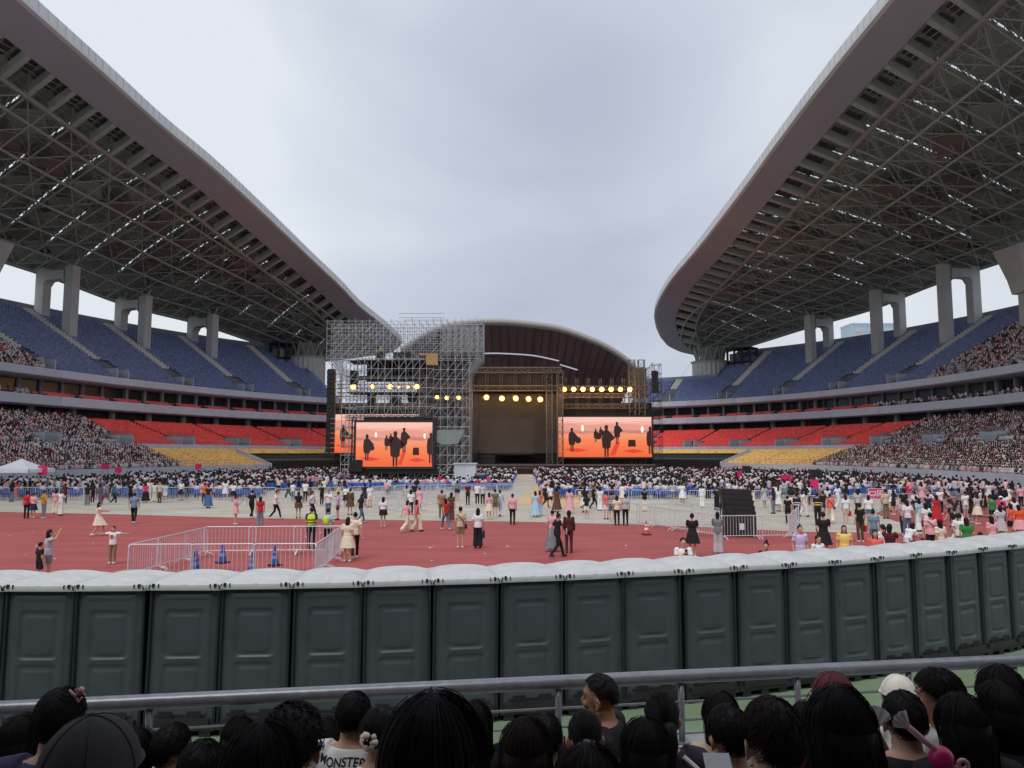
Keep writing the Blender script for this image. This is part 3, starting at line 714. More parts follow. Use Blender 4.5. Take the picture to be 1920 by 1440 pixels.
sb('side_curtain', [box((X(1036, SY+1), SY+1, 8.6), (2.4, .4, 14)), box((X(1036, SY+1)-.8, SY+5, 8.6), (.3, 8, 14))], M_skr)
# stage roof: a deep dark truss grid
zt = Z(694, SY-2); zb = Z(728, SY-2)
sb('stage_roof', [box((X(965, SY+6), SY+7, zt-.6), (20, 15, 1.0)), box((X(965, SY-1), SY-1, (zt+zb)/2), (19.5, .4, zt-zb-.6))], mat('roof_cloth', lin((70, 56, 52)), rough=.9, var=.3, scale=.3))
tr = []
for z in (zt, zb): tr += lattice((X(878, SY-2), SY-2, z), (X(1052, SY-2), SY-2, z), 1.0, 1.2, .07, .05)
for x in (X(880, SY-2), X(1050, SY-2), X(1030, SY-2)): tr += lattice((x, SY-2, 1.9), (x, SY-2, zt), 1.1, 1.4, .08, .05)
for x in np.linspace(X(886, SY-2), X(1046, SY-2), 7): tr += lattice((x, SY-2, zb), (x, SY-2, zt), .5, 1.2, .05, .03)
sb('roof_truss', tr, M_tr)
tr = []
for px in (1050, 1204, 1186): x = X(px, SY+1); tr += lattice((x, SY+1, 1.9), (x, SY+1, Z(674 if px != 1050 else 700, SY)), 1.2, 1.4, .08, .05)
for py in (728, 742, 762): tr += lattice((X(1050, SY+1), SY+1, Z(py, SY+1)), (X(1215, SY+1), SY+1, Z(py, SY+1)), .8, 1.1, .06, .04)
for px in range(1060, 1190, 22): x = X(px, SY+2.5); tr += lattice((x, SY+2.5, Z(770, SY)), (x, SY+2.5, Z(708, SY)), .5, 1.2, .05, .035)
sb('wing_truss', tr, M_tr)
tr = []
for px in (632, 790): x = X(px, SY+1); tr += lattice((x, SY+1, 1.9), (x, SY+1, Z(700, SY)), 1.2, 1.4, .08, .05)
for py in (724, 740, 762): tr += lattice((X(632, SY+1), SY+1, Z(py, SY+1)), (X(870, SY+1), SY+1, Z(py, SY+1)), .8, 1.1, .06, .04)
sb('wing_truss', tr, M_tr)
sb('header_cloth', [box(((X(1046, SY+2)+X(1236, SY+2))/2, SY+2, Z(773, SY)), (20.5, .4, 1.5))], M_skr)
sb('header_cloth', [box(((X(618, SY+2)+X(812, SY+2))/2, SY+2, Z(768, SY)), (20.5, .4, 1.2))], M_skr)
# risers and kit on the deck
sb('riser', [box((X(905, SY+4), SY+4, 3.3), (5, 4, 2.8)), box((X(905, SY+3.2), SY+2.2, 2.6), (5, 1, 1.4))], M_skr)
for z in (3.4, 4.2, 5.0): sb('guard_rail', [tube((X(884, SY+1.5), SY+1.5, z), (X(930, SY+1.5), SY+1.5, z), .05)], srgb('red_rail', (110, 50, 50)))
sb('lit_smoke_sheet', [box((X(950, SY+9), SY+9, 7.4), (11.5, .2, 7.5))], srgb('lit_smoke_sheet', (104, 92, 84), .8, rough=.9, var=.3, scale=.3))  # flat brown sheet standing in for the paler lamp-lit smoke
# scaffold towers beside the stage
def scaffold(name, x0, x1, y0, y1, z0, z1, sx, sz, m, label, diag=True, root=None, r=.045):
    out = []; xs = np.linspace(x0, x1, max(2, int(round((x1-x0)/sx))+1)); ys = [y0, (y0+y1)/2, y1] if y1-y0 > 2.5 else [y0, y1]; zs = np.arange(z0, z1+.01, sz)
    for y in ys:
        for x in xs: out.append(tube((x, y, z0), (x, y, zs[-1]+RNG.uniform(0, .5)), r, None, 4, False))
        for z in zs: out.append(tube((x0, y, z), (x1, y, z), r*.8, None, 4, False))
        if diag:
            for i in range(len(xs)-1):
                for j in range(len(zs)-1):
                    if (i+j) % 2 == 0 or random.random() < .35: 
                        if random.random() < .8: out.append(tube((xs[i], y, zs[j]), (xs[i+1], y, zs[j+1]), r*.7, None, 3, False))
                        else: out.append(tube((xs[i+1], y, zs[j]), (xs[i], y, zs[j+1]), r*.7, None, 3, False))
    for x in xs:
        for z in zs: out.append(tube((x, y0, z), (x, y1, z), r*.8, None, 3, False))
    return out
def simple(name, parts, m, label, cat, loc, kind=None, group=None):
    b = MB(); l = np.array(loc, float)
    for v, f in parts: b.add(np.asarray(v)-l, f)
    o = b.build(name, m); o.location = loc; tag(o, label, cat, group, kind); return o
x0, x1 = X(1224, SY), X(1240, SY)
o = simple('scaffold_tower', scaffold('', x0, x1, SY-1, SY+2, 0, Z(680, SY), 1.7, 1.8, None, ''), M_trk, 'narrow dark scaffold tower at the right end of the stage', 'scaffold', ((x0+x1)/2, SY, 0))
x0, x1 = X(1190, SY+4), X(1222, SY+4)
o = simple('scaffold_tower', scaffold('', x0, x1, SY+5, SY+8, 0, Z(676, SY+4), 1.6, 1.8, None, '')+[box(((x0+x1)/2, SY+8.2, Z(710, SY)), (3.2, .2, 6))], M_tr, 'grey covered scaffold tower behind the right wing of the stage', 'scaffold', ((x0+x1)/2, SY+6, 0))
def line_array(px, py0, py1, Y, wpx, label, n=12):
    x = X(px, Y); z1 = Z(py0, Y); z0 = Z(py1, Y); wd = wpx*Y/F; root = empty('line_array', (x, Y, z0)); tag(root, label, 'loudspeaker')
    h = (z1-z0)/n
    for i in range(n):
        t = i/n; b = MB(); b.add(*box((0, -.6*(t-.5)**2*2, h*(i+.5)), (wd, .9, h*.92))); b.add(*box((0, -.6*(t-.5)**2*2-.47, h*(i+.5)), (wd*.8, .04, h*.6))); b.build('cabinet', M_blackm, root)
    b = MB(); b.add(*tube((0, 0, z1-z0), (0, .3, z1-z0+1.3), .08)); b.add(*box((0, 0, z1-z0+.1), (wd*.9, .8, .15))); b.build('hanging_frame', M_trk, root)
line_array(1229, 697, 737, SY-1.5, 11, 'black hanging speaker column at the right end of the stage')
line_array(620, 694, 858, 133, 15, 'tall black speaker column beside the left edge of the scaffold', 18)
# big screens
def figure(cx, h, w_=1.0, arms=0.2):
    w_ *= .62
    """outline of one robed musician on the screen picture, in screen units"""
    q = [(-.10, 0), (-.11, .28), (-.2, .32), (-.23, .55), (-.2, .78), (-.08, .84), (-.07, .88), (-.1, .94), (-.05, 1), (.05, 1), (.1, .94), (.07, .88), (.08, .84), (.2, .78), (.24+arms, .6), (.22, .5), (.2, .32), (.11, .28), (.1, 0), (.03, 0), (.02, .28), (-.02, .28), (-.03, 0)]
    return [(cx+x*h*w_, y*h) for x, y in q]
def poly_tris(pts):
    from mathutils.geometry import tessellate_polygon
    return np.array([list(t) for t in tessellate_polygon([[Vector((x, y, 0)) for x, y in pts]])])
def screen_mat():
    m = bpy.data.materials.new('screen_picture'); m.use_nodes = True; t = m.node_tree; b = t.nodes['Principled BSDF']
    tc = t.nodes.new('ShaderNodeTexCoord'); sp = t.nodes.new('ShaderNodeSeparateXYZ'); t.links.new(tc.outputs['Generated'], sp.inputs[0])
    n = t.nodes.new('ShaderNodeTexNoise'); n.inputs['Scale'].default_value = 5; n.inputs['Detail'].default_value = 6
    mpn = t.nodes.new('ShaderNodeMapping'); mpn.inputs['Scale'].default_value = (1, 1, 3.5); t.links.new(tc.outputs['Generated'], mpn.inputs[0]); t.links.new(mpn.outputs[0], n.inputs[0])
    ma = t.nodes.new('ShaderNodeMath'); ma.operation = 'MULTIPLY_ADD'; t.links.new(n.outputs[0], ma.inputs[0]); ma.inputs[1].default_value = .22; t.links.new(sp.outputs[2], ma.inputs[2])
    r = t.nodes.new('ShaderNodeValToRGB'); t.links.new(ma.outputs[0], r.inputs[0]); el = r.color_ramp.elements
    el[0].position = 0; el[0].color = (*lin((228, 92, 44)), 1); el[1].position = 1; el[1].color = (*lin((245, 190, 175)), 1)
    for p_, c in [(.25, (238, 108, 60)), (.5, (240, 128, 80)), (.68, (236, 152, 118)), (.73, (196, 120, 104)), (.8, (222, 156, 140)), (.9, (226, 150, 128))]:
        e_ = el.new(p_); e_.color = (*lin(c), 1)
    b.inputs['Base Color'].default_value = (.01, .01, .01, 1); b.inputs['Roughness'].default_value = .6
    t.links.new(r.outputs[0], b.inputs['Emission Color']); b.inputs['Emission Strength'].default_value = .85; return m
M_scr = screen_mat(); M_fig = mat('screen_figure', (.01, .008, .008), rough=.6, emit=((.02, .005, .004), 1)); M_glow = mat('screen_glow', (.1, .1, .1), emit=((1, .75, .7), 1)); M_redp = mat('screen_rock', (.05, .01, .01), emit=((.62, .04, .02), 1))
def screen(px0, px1, py0, py1, Y, label, figs=True):
    a = atY(px0, py1, Y); c = atY(px1, py0, Y); W = c[0]-a[0]; Hh = c[2]-a[2]
    root = empty('video_screen', ((a[0]+c[0])/2, Y, a[2])); tag(root, label, 'screen')
    b = MB(); b.add(*box((0, .02, Hh/2), (W, .3, Hh))); b.build('picture', M_scr, root)
    b = MB()
    for x, z, sx, sz in [(0, Hh+.15, W+.6, .3), (0, -.15, W+.6, .3), (-W/2-.15, Hh/2, .3, Hh), (W/2+.15, Hh/2, .3, Hh)]: b.add(*box((x, .1, z), (sx, .5, sz)))
    b.add(*box((0, .35, Hh/2), (W, .2, Hh))); b.build('frame', M_blackm, root)
    b = MB()
    def P2(pts, y): return [((u-.5)*W, y, v*Hh) for u, v in pts]
    asp = W/Hh
    fg = [(.145, .13, .60, .35, 0), (.515, -.02, .82, .22, 0), (.63, .33, .55, .35, .05), (.985, .08, .68, .3, 0), (.40, .37, .34, .5, .1), (.455, .45, .3, .5, .1), ]
    for cx, z, h, w_, ar in fg:
        pts = figure(0, h, 1); pts = [(min(cx+x/asp*1.0, .999), max(z+y, .005)) for x, y in pts]; b.add(P2(pts, -.135), poly_tris(pts)[:, ::-1])
    pts = [(.745, .26), (.83, .26), (.825, .43), (.75, .43)]; b.add(P2(pts, -.135), np.array([[0, 1, 2, 3]]))
    for x_, z_ in ((.21, .42), (.43, .52)): pts = [(x_+.035*cos(t)/1, z_+.035*asp*sin(t)) for t in np.linspace(0, 2*pi, 12, endpoint=False)]; b.add(P2(pts, -.137), np.array([list(range(12))]))
    b.build('band_silhouette', M_fig, root)
    b = MB()
    for cx, z in ((.26, .72), (.64, .68), (.9, .69)):
        for k, rr in enumerate((.03, .018)): pts = [(cx+rr*.5*cos(t), z+rr*asp*1.2*sin(t)) for t in np.linspace(0, 2*pi, 14, endpoint=False)]; b.add(P2(pts, -.132-.001*k), np.array([list(range(14))]))
    b.build('picture_light', M_glow, root)
    b = MB(); pts = [(.55, .05), (.6, .03), (.66, .35), (.62, .38)]; b.add(P2(pts, -.132), np.array([[0, 1, 2, 3]])); pts = [(.05, .2), (.2, .12), (.33, .17), (.2, .22)]; b.add(P2(pts, -.132), np.array([[0, 1, 2, 3]])); pts = [(.68, .15), (.8, .1), (.92, .14), (.8, .2)]; b.add(P2(pts, -.132), np.array([[0, 1, 2, 3]]))
    b.build('picture_rock', M_redp, root)
    return root
screen(1047, 1221, 782, 857, SY-.5, 'large orange video screen on the right wing of the stage')
screen(619, 785, 777, 849, SY-.5, 'left stage screen showing orange, mostly hidden behind the scaffold tower')
TY = 98.0
screen(667, 811, 792, 875, TY-.6, 'orange video screen hung on the front of the scaffold tower')
# lamps in rows
M_lens = mat('lamp_lens', (1, .8, .5), emit=((1, .47, .13), 1.55)); M_lens2 = mat('lamp_halo', (1, .7, .3), emit=((1, .36, .03), .8))
def lamp(px, py, Y, label, r=.42, energy=200, grp=None):
    p = atY(px, py, Y); root = empty('stage_lamp', tuple(p)); tag(root, label, 'stage lamp', grp)
    b = MB(); b.add(*loft([oval((0, 0, 0), r*.8, r*.8, 12), oval((0, 0, .9), r, r, 12)])); o = b.build('housing', M_blackm, root); o.rotation_euler = (pi/2+.1, 0, 0); o.location = (0, .95, 0)
    b = MB(); b.add(*loft([oval((0, 0, 0), r*.7, r*.7, 14), oval((0, 0, .06), r*.5, r*.5, 14)])); o = b.build('lens', M_lens, root); o.rotation_euler = (pi/2, 0, 0); o.location = (0, -.02, 0)
    b = MB(); b.add(*loft([oval((0, 0, 0), r*1.15, r*1.15, 14), oval((0, 0, .08), r*1.1, r*1.1, 14)])); o = b.build('halo_disc', M_lens2, root); o.rotation_euler = (pi/2, 0, 0); o.location = (0, .08, 0)  # emissive disc wider than the housing, paints the glow round the lens
    b = MB(); b.add(*box((0, .4, r+.3), (.08, .08, .6))); b.add(*box((r+.06, .4, .1), (.06, .12, .8))); b.add(*box((-r-.06, .4, .1), (.06, .12, .8))); b.add(*box((0, .4, r+.06), (2*r+.2, .12, .06))); b.build('yoke', M_trk, root)
    ld = bpy.data.lights.new('lamp_light', 'POINT'); ld.energy = energy; ld.color = (1, .5, .14); ld.shadow_soft_size = .4; lo = bpy.data.objects.new('lamp_light', ld); COL.objects.link(lo); lo.parent = root; lo.location = (0, -.7, -.1)
ords = ['first', 'second', 'third', 'fourth', 'fifth', 'sixth', 'seventh', 'eighth', 'ninth', 'tenth']
for i, px in enumerate(np.linspace(1058, 1181, 8)): lamp(px, 730, SY-.3, f'{ords[i]} from left of the eight lit lamps above the right screen', grp='lamps over the right wing')
for i, (px, py) in enumerate([(912, 745), (941, 747), (967, 747), (991, 748), (1013, 749)]): lamp(px, py, SY-3, f'{ords[i]} from left of the five lamps over the dark centre stage', grp='lamps over the centre stage', r=.45)
for i, (px, py) in enumerate([(819, 745), (838, 746), (860, 746)]): lamp(px, py, SY-3, f'{ords[i]} from left of three lamps seen through the scaffold right leg', r=.36, grp='lamps behind the scaffold')
for i, (px, py, r) in enumerate([(662, 725, .5), (698, 725, .38), (731, 725, .48), (748, 726, .25), (765, 726, .25), (781, 725, .46)]): lamp(px, py, SY-.8, f'{ords[i]} from left of six lamps shining through the scaffold middle', r=r, grp='lamps behind the scaffold')
b = MB(); b.add(*box((X(968, SY), SY+2, 9.8), (X(1052, SY)-X(884, SY), 12, 11.5))); o = b.build('stage_smoke', M_black); o['kind'] = 'stuff'; o['label'] = 'thin lamp lit smoke hanging in the stage opening'; o['category'] = 'smoke'
vm = bpy.data.materials.new('smoke'); vm.use_nodes = True; vm.node_tree.nodes.clear(); vv = vm.node_tree.nodes.new('ShaderNodeVolumePrincipled'); vo_ = vm.node_tree.nodes.new('ShaderNodeOutputMaterial'); vm.node_tree.links.new(vv.outputs[0], vo_.inputs['Volume'])
vv.inputs['Density'].default_value = .02; vv.inputs['Color'].default_value = (.9, .88, .85, 1); o.data.materials[0] = vm
# ------------------------------------------------------------------ front scaffold tower with its screen
tx0, tx1 = X(640, TY), X(880, TY); wx0, wx1 = X(609, TY), X(905, TY)
tower = empty('scaffold_tower', ((tx0+tx1)/2, TY, 0)); tag(tower, 'big grey scaffold tower with widened top in the middle of the field', 'scaffold')
ztop = Z(600, TY); zw = Z(672, TY)
def tp(name, parts, m, kind=None): return sb(name, parts, m, kind, tower)
M_tst = srgb('tower_steel', (180, 182, 186), .92, rough=.5)
tp('upright_frame', scaffold('', X(812, TY), tx1, TY, TY+5, 0, zw, .95, 1.25, None, '', r=.04), M_tst)
tp('upright_frame', scaffold('', tx0, X(668, TY), TY, TY+5, 0, zw, .95, 1.25, None, '', r=.04), M_tst)
tp('middle_frame', scaffold('', X(668, TY), X(812, TY), TY, TY+5, Z(780, TY), zw, .95, 1.25, None, '', r=.04), M_tst)
tp('base_frame', scaffold('', X(655, TY), X(840, TY), TY, TY+5, 0, 1.6, 1.1, .8, None, '', r=.04), M_tst)
tp('top_frame', scaffold('', wx0, wx1, TY, TY+5, zw, ztop, .95, 1.0, None, '', r=.034), M_tst)
tp('top_frame', scaffold('', X(828, TY), wx1, TY+.5, TY+4.5, zw+1, Z(598, TY), .8, .9, None, '', r=.04), M_tst)
cb = []
for y in (TY, TY+2.5, TY+5):
    for k in range(5):
        t = k/4; cb.append(tube((tx0+.2, y, zw-3.2+t), (wx0+(tx0-wx0)*t*.3, y, zw+t), .04, None, 4, False)); cb.append(tube((tx1-.2, y, zw-2.4+t), (wx1-(wx1-tx1)*t*.3, y, zw+t*.6), .04, None, 4, False))
tp('cantilever_brace', cb, M_steel)
rails = []
for k in range(2): rails += [tube((X(745, TY), TY+5*k, ztop+.6*j+.3), (X(832, TY), TY+5*k, ztop+.6*j+.3), .03, None, 4, False) for j in range(2)]
tp('guard_rail', rails, M_steel)
tp('screen_truss', sum([lattice((X(px, TY), TY-.1, Z(877, TY)), (X(px, TY), TY-.1, Z(783, TY)), .5, .9, .04, .025) for px in (664, 815)], [])+lattice((X(650, TY), TY-.1, Z(784, TY)), (X(820, TY), TY-.1, Z(784, TY)), .6, .9, .04, .025), M_trk)
tp('screen_surround', [box((X(740, TY), TY-.3, Z(786, TY)), (8, .3, .5)), box((X(740, TY), TY-.3, Z(882, TY)), (11.6, .4, .8))], M_black)
tp('base_skirt', [box((X(752, TY), TY+1, .9), (13.5, .3, 1.5)), box((X(770, TY), TY+3, 2.4), (9.5, 3, .3)), box((X(672, TY), TY-.6, 2.4), (1.6, 1.6, 1.5))], M_black)
tp('platform', [box(((tx0+tx1)/2, TY+2.5, z), (tx1-tx0-1.0, 4.6, .09)) for z in (zw-.2, Z(735, TY), Z(705, TY))], srgb('scaffold_board', (110, 104, 96), .7))
kit = [box((X(px, TY), TY+2.2+RNG.uniform(-.7, .7), Z(py, TY)), (wx, 1.6, wz)) for px, py, wx, wz in [(705, 665, 1.1, 1.1), (722, 700, 1.0, 1.2), (690, 745, .9, 1.5), (735, 748, 1.3, 1.1), (770, 742, 1.4, 1.4), (655, 705, .9, 1.8), (783, 700, 1.2, 1.0), (845, 690, .8, 1.3), (848, 760, 1, 1), (748, 663, 2.4, .9)]]
for g in kit: tp('equipment_case', [g], M_blackm)
tp('sound_screen', [box((X(735, TY), TY+4.4, Z(688, TY)), (8.6, .15, 3.0))], mat('scrim', lin((58, 50, 48)), rough=.9, var=.5, scale=.7))
tp('plywood_sheet', [box((X(809, TY), TY-.1, Z(674, TY)), (1.55, .08, 1.5)), box((X(790, TY), TY-.1, Z(664, TY)), (.9, .08, .25)), box((X(712, TY), TY-.1, Z(655, TY)), (.3, .08, .5))], srgb('plywood', (188, 152, 98), .85))
tp('grey_tarpaulin', [(np.array([atY(*q, TY-.2) for q in [(812, 826), (815, 806), (872, 806), (858, 832), (830, 834)]]), np.array([[0, 1, 2, 3, 4]]))], srgb('tarpaulin', (150, 158, 156), .8))
box_c = gnd(872, 912); simple('control_box', [box((box_c[0], box_c[1]+1, 1.35), (2.6, 2.4, 2.7)), box((box_c[0], box_c[1]+1, 2.75), (2.9, 2.7, .12))], M_fascia, 'grey box cabin beside the foot of the scaffold tower', 'cabin', (box_c[0], box_c[1]+1, 0))
# ------------------------------------------------------------------ portable toilets in a row
def rrect(x, z, cx, cz, hw, hh, r):
    dx = np.maximum(np.abs(x-cx)-(hw-r), 0); dz = np.maximum(np.abs(z-cz)-(hh-r), 0); return np.hypot(dx, dz)+np.minimum(np.maximum(np.abs(x-cx)-hw+r, np.abs(z-cz)-hh+r), 0)-r
def sst(a, b, x): t = np.clip((x-a)/(b-a), 0, 1); return t*t*(3-2*t)
M_toi = [srgb('toilet_plastic_green', (106, 114, 94), .7, rough=.42, var=.15, scale=2.2), srgb('toilet_plastic_blue', (82, 90, 98), .66, rough=.42, var=.15, scale=2.2)]
M_troof = srgb('toilet_roof_white', (208, 210, 211), .85, rough=.5, var=.09, scale=3.5)
M_toid = mat('toilet_frame', lin((30, 38, 44)), rough=.5)
def make_toilet():
    root = empty('portable_toilet'); W = .46; Z1 = 2.06
    nx, nz = 46, 96; x, z = np.meshgrid(np.linspace(-W, W, nx), np.linspace(.17, Z1, nz), indexing='ij')
    h = np.zeros_like(x)
    h += .022*(1-sst(-.03, .0, rrect(x, z, 0, 1.13, .385, .86, .05)))         # main raised field
    for cz, hh in ((1.42, .34), (.72, .29)):
        d = rrect(x, z, 0, cz, .285, hh, .07); h -= .018*(1-sst(-.022, .0, d)); h += .013*(1-sst(-.10, -.075, d))
        h += .02*np.exp(-((z-(cz-hh+.075))/.012)**2)*(1-sst(.12, .2, np.abs(x)))      # ledge catching light
    h += .014*np.exp(-((z-1.92)/.012)**2)*(1-sst(.3, .34, np.abs(x)))
    h += .014*np.exp(-((z-1.06)/.010)**2)*(1-sst(.2, .25, np.abs(x)))
    h -= .01*sst(.41, .44, np.abs(x))
    V = np.stack([x, -.50-h, z], 2).reshape(-1, 3); b = MB(); b.add(V, grid(None, nx, nz), smooth=True); b.build('back_panel', M_toi[0], root)
    b = MB()
    for sx in (-1, 1):
        b.add(*box((sx*.475, .02, 1.1), (.03, 1.04, 1.9)))
    b.add(*box((0, .53, 1.1), (.92, .03, 1.9))); b.add(*box((0, .0, 2.04), (.92, 1.0, .02))); b.build('side_wall', M_toid, root)
    for sx in (-1, 1): b = MB(); b.add(*path([(sx*.474, -.515, .15), (sx*.474, -.515, 2.05)], .022, 8)); b.build('corner_post', M_toid, root)
    # moulded dome roof with ridges
    nx, ny = 40, 30; x, y = np.meshgrid(np.linspace(-.515, .515, nx), np.linspace(-.58, .58, ny), indexing='ij')
    u = x/.515; v = y/.58; e = (1-np.abs(u)**5)*(1-np.abs(v)**6)
    zz = 2.11+.066*np.clip(e, 0, 1)**.45*(1-.6*u*u)+.026*np.cos(v*4*2*pi/1.25)*(np.abs(u) < .86)*(np.abs(v) < .85)*(1-u**4)
    zz += .012*np.exp(-(u/.05)**2)*(v < -.7)
    V = np.stack([x, y, zz], 2).reshape(-1, 3); b = MB(); b.add(V, grid(None, nx, ny), smooth=True)
    # skirt
    per = [(i, 0) for i in range(nx)]+[(nx-1, j) for j in range(1, ny)]+[(i, ny-1) for i in range(nx-2, -1, -1)]+[(0, j) for j in range(ny-2, 0, -1)]
    top = np.array([V.reshape(nx, ny, 3)[i, j] for i, j in per]); lip = top*[1.015, 1.015, 1]; lip[:, 2] -= .03; bot = top*[1.0, 1.0, 0]+[0, 0, 2.035]
    b.add(*loft([top, lip, bot], cap=False), smooth=True); b.build('roof', M_troof, root)
    b = MB()
    for sx in (-1, 1):
        b.add(*box((sx*.43, -.585, 2.105), (.035, .03, .05))); b.add(*box((sx*.36, -.585, 2.10), (.012, .03, .05))); b.add(*path([(sx*.47, -.585, 2.12), (sx*.49, -.60, 2.09), (sx*.49, -.59, 2.05)], .008, 5))
    b.build('roof_clip', M_blackm, root)
    b = MB(); b.add(*box((0, 0, .13), (1.0, 1.1, .09)))
    for sx in (-.36, 0, .36): b.add(*box((sx, 0, .045), (.16, 1.06, .09)))
    b.add(*box((0, -.54, .2), (.84, .06, .1))); b.build('skid_base', M_blackm, root)
    b = MB()
    for sx in (-.2, .2): b.add(*box((sx, -.52, .30), (.2, .02, .1)))
    b.build('base_vent', M_black, root)
    return root
toi = make_toilet(); tx = -9.72; k = 0; tpos = []
def tcurve(x): q = x+6.8; return 11.4+.0165*max(q, 0)**2
while len(tpos) < 26:
    tpos.append((tx, tcurve(tx))); a = math.atan(.033*max(tx+6.5, 0)); tx += cos(a)*.995
place = lambda i: 'cut by the left picture edge' if i < 3 else ''
for i, (x, y) in enumerate(tpos):
    o = toi if i == 0 else copy_tree(toi)
    sl = math.atan(.033*max(x+6.5, 0)); o.location = (x, y, 0.01); o.rotation_euler = (RNG.normal(0, .004), RNG.normal(0, .006), sl+RNG.normal(0, .012))
    px = 960+1400*x/(y*cos(PT))
    n = i-3
    lab = 'toilet with white dome roof, '
    oi = ['first', 'second', 'third', 'fourth', 'fifth', 'sixth', 'seventh', 'eighth', 'ninth', 'tenth', 'eleventh', 'twelfth', 'thirteenth', 'fourteenth', 'fifteenth', 'sixteenth', 'seventeenth', 'eighteenth', 'nineteenth', 'twentieth', 'twenty-first', 'twenty-second', 'twenty-third', 'twenty-fourth', 'twenty-fifth', 'twenty-sixth']
    blue = px < 430
    tag(o, f'{"bluish" if blue else "dark green"} portable {lab}{oi[i]} from the left in the row', 'portable toilet', 'portable toilets standing in a row along the apron')
    if blue:
        for c in o.children:
            if c.name.startswith('back_panel'): setmat(c, M_toi[1])
# ------------------------------------------------------------------ crowd control barriers
M_bar = srgb('barrier_steel', (222, 224, 230), .9, rough=.4, metal=.1)
def make_barrier(Lb=2.0, Hb=1.1):
    root = empty('crowd_barrier'); r = .1; pts = [(-Lb/2, 0, .12)]
    pts += [(-Lb/2, 0, Hb-r)]+[(-Lb/2+r*(1-cos(a)), 0, Hb-r+r*sin(a)) for a in np.linspace(.3, pi/2, 4)]+[(Lb/2-r+r*sin(a), 0, Hb-r+r*cos(a)) for a in np.linspace(0, pi/2-.3, 4)]+[(Lb/2, 0, Hb-r), (Lb/2, 0, .12)]
    b = MB(); b.add(*path(pts, .022, 6)); b.add(*tube((-Lb/2, 0, .18), (Lb/2, 0, .18), .018)); b.build('frame', M_bar, root)
    b = MB()
    for x in np.linspace(-Lb/2, Lb/2, 15)[1:-1]: b.add(*tube((x, 0, .18), (x, 0, Hb-.01), .009, None, 4, False))
    o = b.build('bars', M_bar, root); o['kind'] = 'stuff'
    for sx in (-1, 1):
        b = MB(); b.add(*path([(sx*(Lb/2-.15), -.32, .015), (sx*(Lb/2-.15), -.22, .1), (sx*(Lb/2-.15), 0, .16), (sx*(Lb/2-.15), .22, .1), (sx*(Lb/2-.15), .32, .015)], .018, 5)); b.build('foot', M_bar, root)
    return root
bar = make_barrier(); bar_used = [0]
def place_bar(p, q, label, group):
    o = bar if not bar_used[0] else copy_tree(bar); bar_used[0] = 1
    o.location = ((p[0]+q[0])/2, (p[1]+q[1])/2, .016); o.rotation_euler = (0, 0, math.atan2(q[1]-p[1], q[0]-p[0])+RNG.normal(0, .02)); tag(o, label, 'barrier', group)
    return o
def ordn(i): return oi[i] if i < len(oi) else f'{i+1}th'
def bar_line(pts, desc, group, skip=0.0):
    n = 0
    for a, c in zip(pts[:-1], pts[1:]):
        a = np.array(a[:2]); c = np.array(c[:2]); Ls = np.linalg.norm(c-a); m = max(1, int(round(Ls/2.08))); d = (c-a)/m
        for i in range(m):
            if random.random() < skip: continue
            g = d*.02; place_bar(a+d*i+g, a+d*(i+1)-g, f'steel barrier, {ordn(n)} {desc}', group); n += 1
def gy(px, Y): return (X(px, Y), Y)
A_ = gnd(241, 1088)[:2]; B_ = gnd(388, 1042)[:2]; C_ = gnd(640, 1040)[:2]; D_ = gnd(592, 1086)[:2]
bar_line([A_, B_], 'from the camera in the left side of the cone pen', 'barriers round the cone pen')
bar_line([B_, C_], 'from the left in the far side of the cone pen', 'barriers round the cone pen')
bar_line([C_, D_], 'from the far end in the right side of the cone pen', 'barriers round the cone pen')
bar_line([A_, D_], 'from the left in the near side of the cone pen', 'barriers round the cone pen')
bar_line([gy(-60, 64), gy(520, 64)], 'from the left in the row below the left stand crowd', 'barriers along the left of the infield')
bar_line([gy(520, 62), gy(1000, 74)], 'from the left in the row before the scaffold tower', 'barriers before the scaffold tower')
bar_line([gy(560, 84), gy(930, 84)], 'from the left in the far row at the tower foot', 'barriers at the tower foot')
bar_line([gnd(660, 944), gnd(835, 921)], 'from the left in the slanting row before the tower', 'slanting barriers before the tower')
bar_line([gnd(700, 968), gnd(860, 935), gnd(1000, 930)], 'from the left in the nearer slanting row on the pale floor', 'slanting barriers before the tower')
bar_line([gy(1075, 60), gy(1450, 58)], 'from the left in the row before the blue chairs', 'barriers before the blue chairs')
bar_line([gnd(1193, 983), gnd(1262, 980)], 'from the left in the short row right of the tan mat', 'barriers left of the big black speaker')
bar_line([gnd(1193, 983), gnd(1355, 1012)], 'from the left in the row slanting to the black speaker', 'barriers left of the big black speaker')
bar_line([gnd(1262, 980), gnd(1365, 996)], 'from the left in the inner row behind the slanting one', 'barriers left of the big black speaker')
bar_line([gnd(1362, 1013), gnd(1482, 1011)], 'from the left in front of the big black speaker', 'barriers round the big black speaker')
bar_line([gnd(1482, 1011), gnd(1500, 985)], 'from the camera on the right side of the black speaker', 'barriers round the big black speaker')
bar_line([gnd(1440, 962), gnd(1640, 958), gnd(1800, 950), gnd(1960, 948)], 'from the left in the long row at the right', 'barriers at the right of the infield')
bar_line([gy(1600, 72), gy(1960, 62)], 'from the left along the foot of the right stand', 'barriers at the foot of the right stand')
